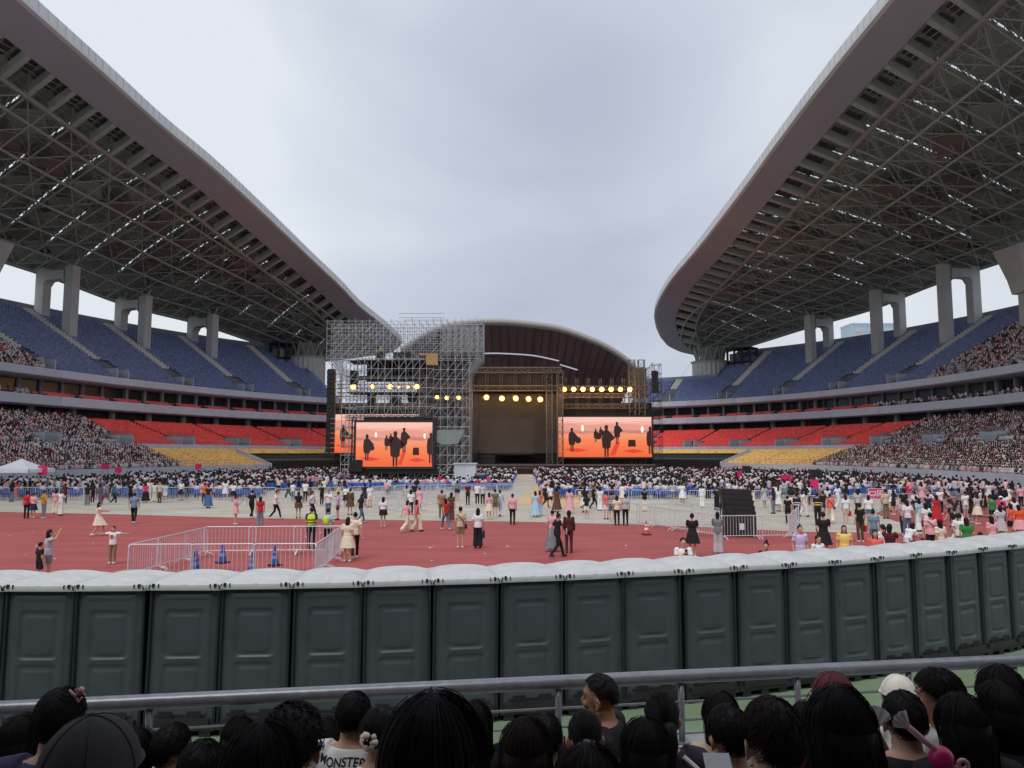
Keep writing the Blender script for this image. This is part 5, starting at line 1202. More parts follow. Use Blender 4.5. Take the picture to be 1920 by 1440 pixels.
PEOPLE = [
 # px, feet y, heading, pose, top, bottom, hair, height, label, extras
 (49, 972, 10, 'stand', 'tee red', 'trousers black', 'bun', 1.62, 'person in rust red top and black trousers, back turned, left of the mustard shirt', ''),
 (61, 972, -10, 'shift', 'tee pink', 'skirt navy', 'short', 1.55, 'person in pink top and navy skirt beside the mustard shirt', ''),
 (81, 972, -30, 'hips', 'tee mustard', 'trousers grey', 'short', 1.7, 'person in mustard shirt and grey trousers with hands on hips at far left', ''),
 (103, 964, 20, 'stand', 'tee pink', 'wide cream', 'long', 1.62, 'person in pink top and cream wide trousers right of the mustard shirt', ''),
 (113, 967, -20, 'phone', 'tee white', 'wide white', 'short', 1.6, 'person all in white looking at a phone right of the mustard shirt', 'phone black'),
 (121, 946, 0, 'stand', 'tee maroon', 'trousers black', 'long', 1.62, 'person in maroon top behind the all white one at far left', ''),
 (21, 941, 0, 'stand', 'tee black', 'wide denim', 'long', 1.62, 'long haired person in black top and pale jeans at the left edge', ''),
 (31, 936, 10, 'stand', 'dress coral', 'maxi coral', 'long', 1.6, 'person in coral dress at the left edge', ''),
 (49, 927, 0, 'stand', 'tee white', 'trousers navy', 'short', 1.72, 'person in white shirt and navy trousers behind the left barriers', ''),
 (67, 926, 150, 'stand', 'tee lightgrey', 'trousers navy', 'short', 1.72, 'steward in yellow safety vest behind the left barriers', 'vest hivis'),
 (163, 948, 20, 'stand', 'tee black', 'wide grey', 'long', 1.64, 'person with grey wide trousers and small red bag, long hair', 'tote red'),
 (173, 944, 0, 'stand', 'tee black', 'trousers black', 'long', 1.64, 'person all in black with long hair left of the plaid shirt', ''),
 (187, 946, -20, 'stand', 'long plaid', 'trousers denim', 'long', 1.62, 'person in brown plaid shirt with a red tote', 'tote red'),
 (199, 945, 90, 'walk', 'tee grey', 'trousers grey', 'short', 1.7, 'person in grey walking left behind the floral dress', ''),
 (213, 946, -80, 'walk2', 'tee teal', 'trousers black', 'short', 1.7, 'person in teal shirt and black trousers walking right', ''),
 (183, 1005, -60, 'reach', 'dress cream', 'skirt cream', 'long', 1.6, 'long haired woman in pale floral dress striding with arms forward', 'phone white'),
 (250, 982, 15, 'walk', 'tee bluegrey', 'trousers black', 'short', 1.74, 'man in blue grey tee and black trousers walking away', ''),
 (272, 943, 20, 'stand', 'tee magenta', 'maxi black', 'long', 1.6, 'person in black long skirt with magenta top in the left group', ''),
 (244, 944, -15, 'stand', 'tee black', 'trousers black', 'short', 1.7, 'person in black just left of the blue grey tee', ''),
 (289, 941, 0, 'phone', 'tee white', 'wide cream', 'bob', 1.6, 'person in white top and cream trousers before the left barriers', ''),
 (299, 943, 170, 'stand', 'tee beige', 'trousers brown', 'short', 1.7, 'person in beige shirt and brown trousers before the left barriers', ''),
 (309, 943, 0, 'stand', 'tee lightblue', 'shorts white', 'short', 1.62, 'person in light blue tee and white shorts before the left barriers', ''),
 (382, 945, 0, 'stand', 'tee orange', 'trousers navy', 'short', 1.62, 'person in orange red tee beside the blue long skirt', ''),
 (390, 953, -15, 'stand', 'tee black', 'maxi blue', 'short', 1.68, 'person in black top and bright blue long skirt', ''),
 (437, 940, 10, 'stand', 'tee white', 'skirt black', 'bun', 1.5, 'small person in white top and black skirt near the left barriers', ''),
 (441, 984, -60, 'phone', 'dress pink', 'mini pink', 'bun', 1.6, 'woman in pale pink dress filming with her phone', 'phone black'),
 (471, 972, -10, 'walk', 'tee black', 'trousers black', 'short', 1.72, 'man in black tee and trousers walking at the track edge', ''),
 (210, 1058, 180, 'wide', 'tee white', 'trousers khaki', 'short', 1.34, 'child in white tee holding both arms straight out', 'print red'),
 (88, 1092, -50, 'up', 'tee lightgrey', 'shorts grey', 'bob', 1.6, 'woman in grey white top holding a drink to her face at lower left', ''),
 (72, 1096, -30, 'stand', 'tee black', 'shorts black', 'short', 1.26, 'dark haired child half hidden behind the toilets at lower left', ''),
 (487, 988, 20, 'stand', 'tee red', 'wide grey', 'long', 1.62, 'long haired woman in red top and grey wide trousers', ''),
 (516, 974, -90, 'walk', 'tee white', 'trousers black', 'short', 1.74, 'man in white shirt and black trousers striding right', ''),
 (559, 972, 10, 'stand', 'tee black', 'mini brown', 'long', 1.62, 'long haired woman in dark short dress', ''),
 (572, 942, 0, 'stand', 'tee white', 'trousers black', 'short', 1.74, 'man in white shirt before the barriers left of the tower', ''),
 (585, 974, -80, 'walk2', 'tee white', 'trousers black', 'short', 1.7, 'person in white tee walking right with a dark bag', 'bag black'),
 (615, 970, 180, 'phone', 'tee white', 'trousers denim', 'short', 1.7, 'person in white tee and jeans facing the camera near the police', ''),
 (633, 975, 90, 'stand', 'tee lavender', 'shorts purple', 'short', 1.66, 'person in lavender tee and dark purple shorts', ''),
 (603, 948, -20, 'hips', 'tee black', 'trousers black', 'bun', 1.64, 'person in black behind the lavender tee', ''),
 (656, 966, 0, 'stand', 'long brown', 'skirt brown', 'short', 1.7, 'person in long brown outfit near the lavender tee', ''),
 (676, 981, -50, 'walk', 'tee black', 'trousers teal', 'long', 1.64, 'woman in dark top and teal jeans walking right', ''),
 (583, 1030, 5, 'stand', 'tee navy', 'trousers black', 'short', 1.72, 'police officer in bright yellow vest, left of the pair by the pen', 'vest hivis,band navy,cap navy'),
 (614, 1031, -8, 'shift', 'tee lightblue', 'trousers black', 'short', 1.7, 'police officer with black backpack and light blue sleeves', 'backpack hivis,cap black'),
 (651, 1054, -10, 'stand', 'dress cream', 'skirt cream', 'long', 1.62, 'long haired woman in cream dress beside the cone pen', ''),
 (665, 1048, 15, 'walk2', 'tee cream', 'trousers black', 'short', 1.74, 'man in cream shirt walking beside the cream dress', ''),
 (718, 988, 0, 'stand', 'tee white', 'mini black', 'long', 1.6, 'woman alone in white top and very short black skirt', ''),
 (762, 998, -60, 'walk', 'tee pink', 'wide cream', 'bob', 1.6, 'left one of two walking women in cream wide trousers', ''),
 (781, 997, -60, 'walk2', 'tee coral', 'wide cream', 'bob', 1.6, 'right one of two walking women in cream wide trousers', ''),
 (770, 966, 0, 'stand', 'tee white', 'trousers black', 'long', 1.62, 'person in white with black hair behind the cream trousers pair', ''),
 (786, 958, 20, 'stand', 'tee pink', 'skirt pink', 'bun', 1.6, 'person in pink behind the cream trousers pair', ''),
 (762, 950, 0, 'stand', 'tee lightgrey', 'wide lightgrey', 'long', 1.6, 'person in light grey near the slanting barriers', ''),
 (777, 946, 0, 'stand', 'tee black', 'trousers black', 'short', 1.72, 'person in black by the slanting barriers', ''),
 (836, 994, 30, 'walk', 'tee red', 'trousers denim', 'long', 1.64, 'woman in bright red top and jeans with white bag', 'tote white'),
 (828, 974, 0, 'stand', 'tee khaki', 'trousers olive', 'short', 1.74, 'person in khaki behind the bright red top', ''),
 (846, 978, -20, 'stand', 'tee brown', 'wide brown', 'long', 1.68, 'person in brown right of the bright red top', ''),
 (863, 1028, 8, 'stand', 'tee beige', 'shorts khaki', 'short', 1.72, 'man in beige shirt with crossbody strap and khaki shorts', 'bag black'),
 (896, 1028, 0, 'stand', 'tee white', 'wide black', 'long', 1.66, 'woman in white blouse and wide black trousers', 'tote black'),
 (877, 947, 180, 'stand', 'tee maroon', 'trousers black', 'short', 1.7, 'steward in maroon, left of three facing the camera', ''),
 (895, 947, 180, 'stand', 'tee white', 'trousers black', 'short', 1.7, 'steward in white, middle of three facing the camera', ''),
 (905, 948, 180, 'stand', 'tee lightgrey', 'trousers black', 'short', 1.7, 'steward in light grey, right of three facing the camera', ''),
 (917, 974, 20, 'stand', 'tee pink', 'skirt cream', 'long', 1.6, 'woman in pink top and cream skirt left of the olive shirt', ''),
 (928, 970, 0, 'stand', 'tee olive', 'shorts olive', 'short', 1.74, 'man in olive shirt and shorts near the tan mat', ''),
 (937, 969, -20, 'walk', 'tee lightblue', 'trousers lightgrey', 'short', 1.66, 'person in light blue right of the olive shirt', ''),
 (961, 984, -10, 'stand', 'tee pink', 'trousers black', 'short', 1.7, 'person in pale top and black trousers near the tan mat', ''),
 (1004, 970, 0, 'stand', 'dress lightblue', 'maxi lightblue', 'long', 1.62, 'woman in light blue long dress on the tan mat', ''),
 (1012, 968, 10, 'stand', 'tee coral', 'wide lightblue', 'long', 1.62, 'woman in coral top beside the light blue dress', ''),
 (1022, 953, -80, 'walk', 'tee black', 'trousers black', 'short', 1.72, 'man in black walking right across the tan mat', ''),
 (1032, 954, 20, 'walk', 'tee white', 'shorts black', 'short', 1.72, 'person in white tee and black shorts on the tan mat', ''),
 (1044, 960, 0, 'stand', 'tee brown', 'maxi brown', 'long', 1.64, 'person in brown long dress on the tan mat', ''),
 (1068, 963, 0, 'stand', 'dress pink', 'maxi pink', 'long', 1.64, 'woman in long dusty pink dress', ''),
 (1100, 973, 0, 'phone', 'tee black', 'shorts white', 'long', 1.5, 'person in black top and white shorts looking down', ''),
 (1113, 955, -90, 'walk', 'tee black', 'trousers black', 'short', 1.72, 'person in black striding right before the chairs', ''),
 (1125, 958, 0, 'stand', 'tee white', 'wide white', 'bob', 1.62, 'person all in white before the chairs', ''),
 (1137, 974, 10, 'stand', 'tee coral', 'shorts white', 'short', 1.66, 'person in coral tee left of the striped shirt', ''),
 (1147, 978, -10, 'stand', 'tee stripe', 'shorts denim', 'short', 1.7, 'person in dark striped shirt and denim shorts', 'band white'),
 (1157, 985, 5, 'stand', 'tee cream', 'trousers black', 'long', 1.64, 'left one of a couple in pale tops and black trousers', ''),
 (1173, 985, -5, 'stand', 'tee lightgrey', 'trousers black', 'short', 1.72, 'right one of a couple in pale tops and black trousers', ''),
 (1036, 1034, 0, 'stand', 'tee pink', 'maxi grey', 'short', 1.66, 'person in pink top and long dark grey skirt mid track', ''),
 (1045, 1046, -70, 'walk', 'tee black', 'trousers black', 'bun', 1.68, 'person in black walking right, front of the mid track trio', 'phone white'),
 (1067, 1037, 0, 'stand', 'long maroon', 'trousers maroon', 'bob', 1.68, 'person in dark maroon suit, back turned, mid track', ''),
 (1299, 1045, -15, 'phone', 'tee black', 'skirt black', 'short', 1.66, 'person in black dress with pink bag left of the grey trousers', 'tote pink'),
 (1347, 1040, -20, 'phone', 'tee grey', 'wide lightgrey', 'bob', 1.66, 'person in grey wide trousers beside the black speaker stack', ''),
 (1283, 1130, 180, 'phone', 'tee white', 'trousers navy', 'short', 1.7, 'man in white tee holding a phone, half hidden by toilets', 'phone black'),
 (1440, 1131, 150, 'phone', 'tee black', 'trousers black', 'bun', 1.6, 'person in black, only head and shoulders above the toilets', ''),
 (1503, 1090, 180, 'stand', 'tee lavender', 'shorts grey', 'short', 1.72, 'man in pale lavender tee facing the camera at right', ''),
 (1537, 1110, 200, 'stand', 'tee white', 'shorts white', 'short', 1.6, 'boy in white tee in front of the plaid black outfit', ''),
 (1546, 1050, -10, 'one', 'tee black', 'skirt black', 'short', 1.78, 'tall person in black shirt behind the boy in white', ''),
 (1586, 1082, 160, 'stand', 'dress yellow', 'skirt yellow', 'long', 1.64, 'woman in pale yellow floral dress at right', ''),
 (1614, 1017, 8, 'stand', 'tee black', 'trousers brown', 'short', 1.74, 'man in black tee with red bag on his left', 'tote red'),
 (1478, 984, 0, 'stand', 'tee black', 'trousers black', 'short', 1.6, 'person in black left of the striped steward', ''),
 (1495, 984, 10, 'stand', 'tee black', 'trousers black', 'short', 1.74, 'steward in black with white stripes on the vest', 'band white'),
 (1534, 986, 0, 'stand', 'tee black', 'trousers black', 'short', 1.8, 'steward in black with yellow stripe on the vest', 'band yellow'),
 (1558, 982, -20, 'walk', 'tee coral', 'wide cream', 'short', 1.68, 'person in coral top with dark bag right of the stewards', 'bag black'),
 (1587, 982, 0, 'stand', 'tee white', 'shorts beige', 'long', 1.62, 'long haired person in white with small red bag', 'tote red'),
 (1630, 983, -20, 'stand', 'tee white', 'shorts denim', 'long', 1.62, 'person in white top and denim shorts at right', ''),
 (1610, 965, 0, 'stand', 'tee lightgrey', 'trousers grey', 'long', 1.62, 'person in light grey behind the black tee man', ''),
 (1640, 1030, -20, 'stand', 'tee bluegrey', 'shorts denim', 'bun', 1.62, 'person in faded blue behind the coral top woman', ''),
 (1645, 1098, 160, 'stand', 'dress coral', 'skirt coral', 'long', 1.64, 'long haired woman in coral top facing the camera at right', ''),
 (1662, 973, 0, 'one', 'tee beige', 'trousers olive', 'short', 1.78, 'man in beige shirt under the C2 sign', ''),
 (1659, 1075, 10, 'stand', 'tee white', 'shorts black', 'pony', 1.6, 'person in white with ponytail beside the coral woman', ''),
 (1672, 1082, -40, 'reach', 'tee maroon', 'skirt black', 'bob', 1.68, 'woman in dark floral top leaning forward', ''),
 (1705, 1064, -70, 'bend', 'tee white', 'shorts brown', 'bob', 1.66, 'person in white leaning over with dark bag', 'bag black'),
 (1696, 975, 0, 'stand', 'tee black', 'trousers black', 'short', 1.8, 'tall person in black at the far red patch', ''),
 (1717, 971, 0, 'stand', 'tee white', 'shorts grey', 'short', 1.62, 'person in white tee and grey shorts at the far red patch', ''),
 (1748, 1046, -10, 'stand', 'tee pink', 'shorts black', 'short', 1.7, 'person in pale pink shirt and black shorts at right', 'bag black'),
 (1758, 985, 0, 'one', 'tee red', 'maxi red', 'long', 1.66, 'woman in red dress with long hair at right', ''),
 (1742, 978, 0, 'stand', 'tee navy', 'trousers navy', 'short', 1.6, 'person in navy left of the red dress', ''),
 (1766, 1065, 20, 'stand', 'tee cream', 'trousers lightgrey', 'long', 1.66, 'person in cream tee with big dark curly hair at right', ''),
 (1803, 1050, -40, 'one', 'tee white', 'shorts grey', 'short', 1.72, 'person in white tee pointing ahead at right', ''),
 (1816, 1058, -20, 'stand', 'dress green', 'skirt green', 'long', 1.66, 'woman in green floral dress at right', ''),
 (1843, 1090, 10, 'stand', 'tee white', 'shorts navy', 'short', 1.5, 'short person in white with black hair at right edge', ''),
 (1863, 1050, 10, 'stand', 'tee pink', 'skirt cream', 'long', 1.62, 'long haired person in blush pink at right edge', ''),
 (1880, 992, 0, 'stand', 'tee magenta', 'trousers grey', 'short', 1.72, 'person in bright magenta tee with white cap at right edge', 'cap white'),
 (1862, 985, 0, 'stand', 'tee green', 'shorts navy', 'short', 1.62, 'person in green tee left of the magenta one', ''),
 (1898, 1012, 10, 'stand', 'tee coral', 'shorts black', 'bob', 1.66, 'person in coral patterned top at right edge', ''),
 (1913, 1014, -10, 'stand', 'tee orange', 'skirt pink', 'bob', 1.62, 'person in orange patterned top cut by the right edge', ''),
 (1788, 978, 40, 'bend', 'tee maroon', 'trousers beige', 'short', 1.66, 'person in maroon bending over at right', ''),
 (1812, 975, 0, 'one', 'tee white', 'shorts lightgrey', 'short', 1.7, 'person in white lifting one arm right of the maroon one', ''),
 (1835, 968, -60, 'bend', 'tee navy', 'trousers navy', 'short', 1.7, 'person in navy crouching over right of centre edge', ''),
]
AB = dict(bag='bag')
for (px, fy, rz, ps, top, bot, hair, h, lab, ex) in PEOPLE:
    acc = [tuple(e_.split(' ')) for e_ in ex.split(',') if e_ and not e_.startswith('print')]
    p = gnd(px, fy); r = person(p, rz, ps, tuple(top.split(' ')), tuple(bot.split(' ')), hair, h, lab, acc)
    if 'print' in ex:
        b = MB(); b.add(*box((0, .149, 1.3), (.13, .012, .11))); b.add(*box((.02, .151, 1.2), (.09, .012, .05))); o = b.build('shirt_print', cloth(PC['red']), r)
# more people further back, up to the barriers
def extras(n, x0, x1, y0, y1, where, grp):
    made = []
    for _ in range(n):
        for _t in range(40):
            fy = random.uniform(y0, y1); px = random.uniform(x0, x1); q_ = gnd(px, fy)
            if 1612 < px < 1672 and fy > 938: continue
            if all(abs(q_[0]-m[0])+abs(q_[1]-m[1])*.5 > .5 for m in made) and all(abs(px-e_[0]) > 5 or abs(fy-e_[1]) > 4 for e_ in PEOPLE): break
        made.append((q_[0], q_[1], px, fy))
    made.sort(key=lambda m: m[2]); cnt = {}; todo = []
    for m in made:
        tkk = random.choice(['tee']*6+['long', 'dress']); tcc = random.choices(['white', 'black', 'pink', 'grey', 'cream', 'navy', 'lightblue', 'red', 'lightgrey', 'brown', 'denim', 'magenta'], [9, 11, 2.5, 2, 2.5, 1.5, 1.2, .5, 3, 1, 1, .15])[0]
        if tkk == 'dress': bkk, bcc = 'skirt', tcc
        else: bkk = random.choice(['trousers']*4+['wide', 'shorts', 'skirt', 'mini']); bcc = random.choice(['black', 'black', 'grey', 'denim', 'navy', 'cream', 'white', 'black'])
        hr = random.choice(['short', 'long', 'long', 'bob', 'pony', 'bun']); key = (tcc, tkk, bcc, bkk); todo.append((m, key, hr)); cnt[key] = cnt.get(key, 0)+1
    seen = {}
    for m, key, hr in todo:
        tcc, tkk, bcc, bkk = key; names_ = dict(lightblue='light blue', lightgrey='light grey'); tn = names_.get(tcc, tcc)
        seen[key] = seen.get(key, 0)+1
        base = f'person in {tn} {TK[tkk]}' + ('' if tkk == 'dress' else f' and {bcc} {BK[bkk]}')
        num = f', {ordn(seen[key]-1)} such from left,' if cnt[key] > 1 else ''
        rz = random.choice([0, 0, 0, 20, -20, 90, -90, 180, 30]); ps = random.choice(['walk', 'walk2']) if abs(rz) == 90 else random.choice(['stand', 'stand', 'shift', 'phone', 'one', 'hips'])
        person(m[:2], rz+random.uniform(-15, 15), ps, (tkk, tcc), (bkk, bcc), hr, random.uniform(1.55, 1.76), f'{base}{num} {where}'.replace(', first such from left,', ', leftmost such'), (), group=grp)
extras(34, 0, 490, 918, 940, 'among the left barriers', 'people among the left barriers')
extras(16, 520, 880, 922, 952, 'before the scaffold tower', 'people before the scaffold tower')
extras(26, 1085, 1440, 930, 962, 'before the blue chairs', 'people before the blue chairs')
extras(50, 1430, 1700, 921, 972, 'near the C2 sign', 'people around the C2 sign')
extras(40, 1700, 1919, 932, 985, 'by the right wall', 'people by the right stand wall')
extras(12, 1690, 1919, 995, 1030, 'at far right', 'people on the track at the far right')
# ------------------------------------------------------------------ spectators' terrace, parapet and railing in front of the camera
RZ = 2.46; ra = gnd(0, 1329, RZ); rb_ = gnd(1920, 1238, RZ); rd = (rb_-ra)/np.linalg.norm(rb_-ra); rn = np.array([-rd[1], rd[0], 0])
rl0 = ra-rd*5.5; rl1 = rb_+rd*5.5; RL = np.linalg.norm(rl1-rl0); rang = math.atan2(rd[1], rd[0])
par = empty('parapet', tuple(((rl0+rl1)/2)*[1, 1, 0]), rang); tag(par, 'low concrete parapet under the foreground railing', 'parapet')
b = MB(); b.add(*box((0, 0, .985), (RL+6, .25, 1.97))); b.build('parapet_wall', M_conc, par)
b = MB(); b.add(*box((0, -.03, 1.99), (RL+6, .42, .06))); b.build('coping', srgb('coping_pale', (186, 190, 188), .9, rough=.9, var=.15, scale=3), par)
rail = empty('railing', tuple(((rl0+rl1)/2)*[1, 1, 0]), rang); tag(rail, 'grey painted metal railing with thick top tube and three thin rails', 'railing')
M_railp = srgb('rail_paint', (150, 154, 162), .8, rough=.32, metal=.35, var=.14, scale=14, bump=.12)
b = MB(); n = 60; b.add(*path([(-RL/2+RL*i/n, 0, RZ) for i in range(n+1)], .046, 18), smooth=True); b.build('top_rail', M_railp, rail)
for z, r in ((2.29, .009), (2.17, .009), (2.08, .007)): b = MB(); b.add(*tube((-RL/2, 0, z), (RL/2, 0, z), r, None, 6)); b.build('thin_rail', M_railp, rail)
off = np.dot(gnd(1053, 1288, RZ)-(rl0+rl1)/2, rd)
for k in range(-14, 14):
    x = off+k*.866
    if abs(x) < RL/2: b = MB(); b.add(*tube((x, 0, 2.02), (x, 0, 2.44), .022, None, 10), smooth=True); b.add(*box((x, 0, 2.026), (.11, .09, .012))); b.build('post', M_railp, rail)
ter = MB(); M_ter = srgb('terrace_step', (120, 122, 124), .7, rough=.9, scale=2)
prof = [(4.7, 0), (4.7, 1.05), (3.8, 1.05), (3.8, 1.25), (3.1, 1.25), (3.1, 1.5), (2.3, 1.5), (2.3, 1.8), (1.5, 1.8), (1.5, 2.1), (.6, 2.1), (.6, 2.4), (-.4, 2.4), (-.4, 2.7), (-3, 2.7)]
ter.add([(x, y+(.18*x), z) for x in (-13, 13) for y, z in prof], grid(None, 2, len(prof))); o = ter.build('seating_terrace', M_ter); o['kind'] = 'structure'
# ------------------------------------------------------------------ spectators close to the camera
HC = np.array([0, .03, .728])
def fg_body(kind):
    w_ = .19 if kind == 'm' else .165
    nk = .062 if kind == 'm' else .047
    pt = [loft([oval((0, -.01, z), a, b_, 20) for z, a, b_ in ((.02, .165, .14), (.12, .16, .13), (.28, .135, .105), (.42, w_*.88, .115), (.52, w_*.95, .1), (.585, w_*.72, .075), (.62, w_*.36, .055))])]
    pt += [path([(0, -.015, .53), (0, -.008, .59), (0, .015, .67)], [nk*1.25, nk*1.03, nk*1.02], 14)]
    pt += [sphere(HC+[0, -.008, .02], (.0745, .092, .098), 24, 16), sphere(HC+[0, .022, -.04], (.058, .062, .078), 20, 14), sphere(HC+[0, .045, -.088], (.03, .035, .026), 12, 8),
           sphere(HC+[0, .062, .035], (.056, .026, .03), 14, 8), path([HC+[0, .080, .014], HC+[0, .096, -.016], HC+[0, .092, -.030]], [.009, .011, .009], 8), sphere(HC+[-.011, .084, -.030], .008, 6, 5), sphere(HC+[.011, .084, -.030], .008, 6, 5),
           sphere(HC+[0, .085, -.058], (.024, .012, .007), 10, 6), sphere(HC+[0, .082, -.071], (.02, .012, .008), 10, 6), sphere(HC+[-.038, .065, -.022], (.024, .02, .022), 10, 6), sphere(HC+[.038, .065, -.022], (.024, .02, .022), 10, 6)]
    for sx in (-1, 1):
        e_ = HC+[sx*.078, -.008, -.012]
        pt += [path([e_+[sx*.004, .012, -.032], e_+[sx*.012, -.008, -.018], e_+[sx*.017, -.014, .012], e_+[sx*.012, .0, .034], e_+[sx*.006, .014, .024]], [.008, .0075, .0075, .0075, .006], 7), sphere(e_+[sx*.004, 0, 0], (.007, .016, .026), 8, 6)]
        pt += [path([(sx*.10, -.01, .575), (sx*w_*1.0, -.012, .55), (sx*(w_+.035), -.01, .46), (sx*(w_+.05), .03, .32)], [.05, .06, .052, .045], 12), path([(sx*(w_+.05), .03, .32), (sx*(w_+.0), .2, .24), (sx*.09, .34, .22)], [.044, .036, .026], 10)]
        pt += [sphere((sx*.08, .38, .22), (.038, .045, .022), 8, 6), path([(sx*.09, .03, .08), (sx*.11, .28, .09), (sx*.11, .46, .08)], [.095, .075, .058], 10), path([(sx*.11, .46, .08), (sx*.11, .47, -.12), (sx*.11, .45, -.36)], [.058, .05, .035], 9)]
    me = tmp_remesh(pt, .0075, 'body')
    b = MB()
    for sx in (-1, 1):
        for i in range(4): x = sx*.08+(i-1.5)*.018; b.add(*path([(x, .41, .225), (x, .445, .222), (x, .468, .205), (x, .472, .188)], [.009, .009, .008, .006], 6), smooth=True)
        b.add(*path([(sx*.08-sx*.036, .37, .22), (sx*.08-sx*.052, .405, .215), (sx*.08-sx*.046, .43, .205)], [.011, .009, .007], 6), smooth=True)
    fm = b.mesh('f'); import bmesh; bm = bmesh.new(); bm.from_mesh(me); bm.from_mesh(fm); bm.to_mesh(me); bm.free(); bpy.data.meshes.remove(fm)
    for p in me.polygons: p.use_smooth = True
    return me
def fg_eyes():
    b = MB()
    for sx in (-1, 1): b.add(*sphere(HC+[sx*.032, .0735, .004], (.012, .006, .0045), 10, 7), smooth=True); b.add(*path([HC+[sx*.014, .091, .028], HC+[sx*.032, .09, .034], HC+[sx*.052, .077, .029]], [.003, .004, .002], 5))
    return b.mesh('eyes')
def fg_shirt(kind):
    w_ = .19 if kind == 'm' else .165; g = .013
    pt = [loft([oval((0, -.01, z), a+g, b_+g, 20) for z, a, b_ in ((.03, .17, .145), (.12, .165, .135), (.28, .15, .118), (.42, w_*.92, .118), (.52, w_*.96, .102), (.58, w_*.74, .078), (.607, .078, .062))])]
    for sx in (-1, 1): pt += [path([(sx*.10, -.01, .572), (sx*w_*1.0, -.012, .55), (sx*(w_+.035), -.01, .47), (sx*(w_+.05), .01, .36)], [.06, .073, .072, .075], 14)]
    me = tmp_remesh(pt, .009, 'shirt')
    # cloth folds
    co = np.empty(len(me.vertices)*3); me.vertices.foreach_get('co', co); co = co.reshape(-1, 3); no = np.array([v.normal[:] for v in me.vertices])
    f_ = .004*np.sin(38*co[:, 2]+9*np.sin(9*co[:, 0])+3*co[:, 1])+.003*np.sin(60*co[:, 0]+20*co[:, 2]); f_ *= np.clip((.56-co[:, 2])/.1, 0, 1)
    me.vertices.foreach_set('co', (co+no*f_[:, None]).ravel()); me.update(); return me
def fg_trousers():
    pt = [loft([oval((0, 0, z), a, b_, 16) for z, a, b_ in ((.0, .16, .14), (.14, .185, .16))])]
    for sx in (-1, 1): pt += [path([(sx*.09, .03, .08), (sx*.11, .28, .09), (sx*.11, .46, .08)], [.11, .09, .07], 10), path([(sx*.11, .46, .08), (sx*.11, .47, -.12), (sx*.11, .45, -.34)], [.07, .066, .055], 9)]
    return tmp_remesh(pt, .012, 'trousers')
def headp(t, q_, off=0.0, k=1.0):
    """point on the scalp: t from the crown, q angle, sin(q)>0 is the face side"""
    r = np.array([.083, .104, .108])*k+off
    return HC+np.array([0, -.006, .022])+np.array([r[0]*sin(t)*cos(q_), r[1]*sin(t)*sin(q_), r[2]*cos(t)])
def tlim(q_, kind):
    f_ = max(0, sin(q_)); bk = max(0, -sin(q_))
    a = 118 if kind in ('short', 'buzz', 'curly') else 124
    if kind == 'buzz': a = 112
    t = 84+(a-84)*bk**.6 if f_ == 0 else 84-26*f_**.7
    if kind == 'long' and f_ == 0: t = 92
    if kind == 'buzz' and f_ > 0: t -= 10
    if abs(cos(q_)) > .8 and kind in ('short', 'buzz'): t = min(t+6, 92)
    return radians(t)
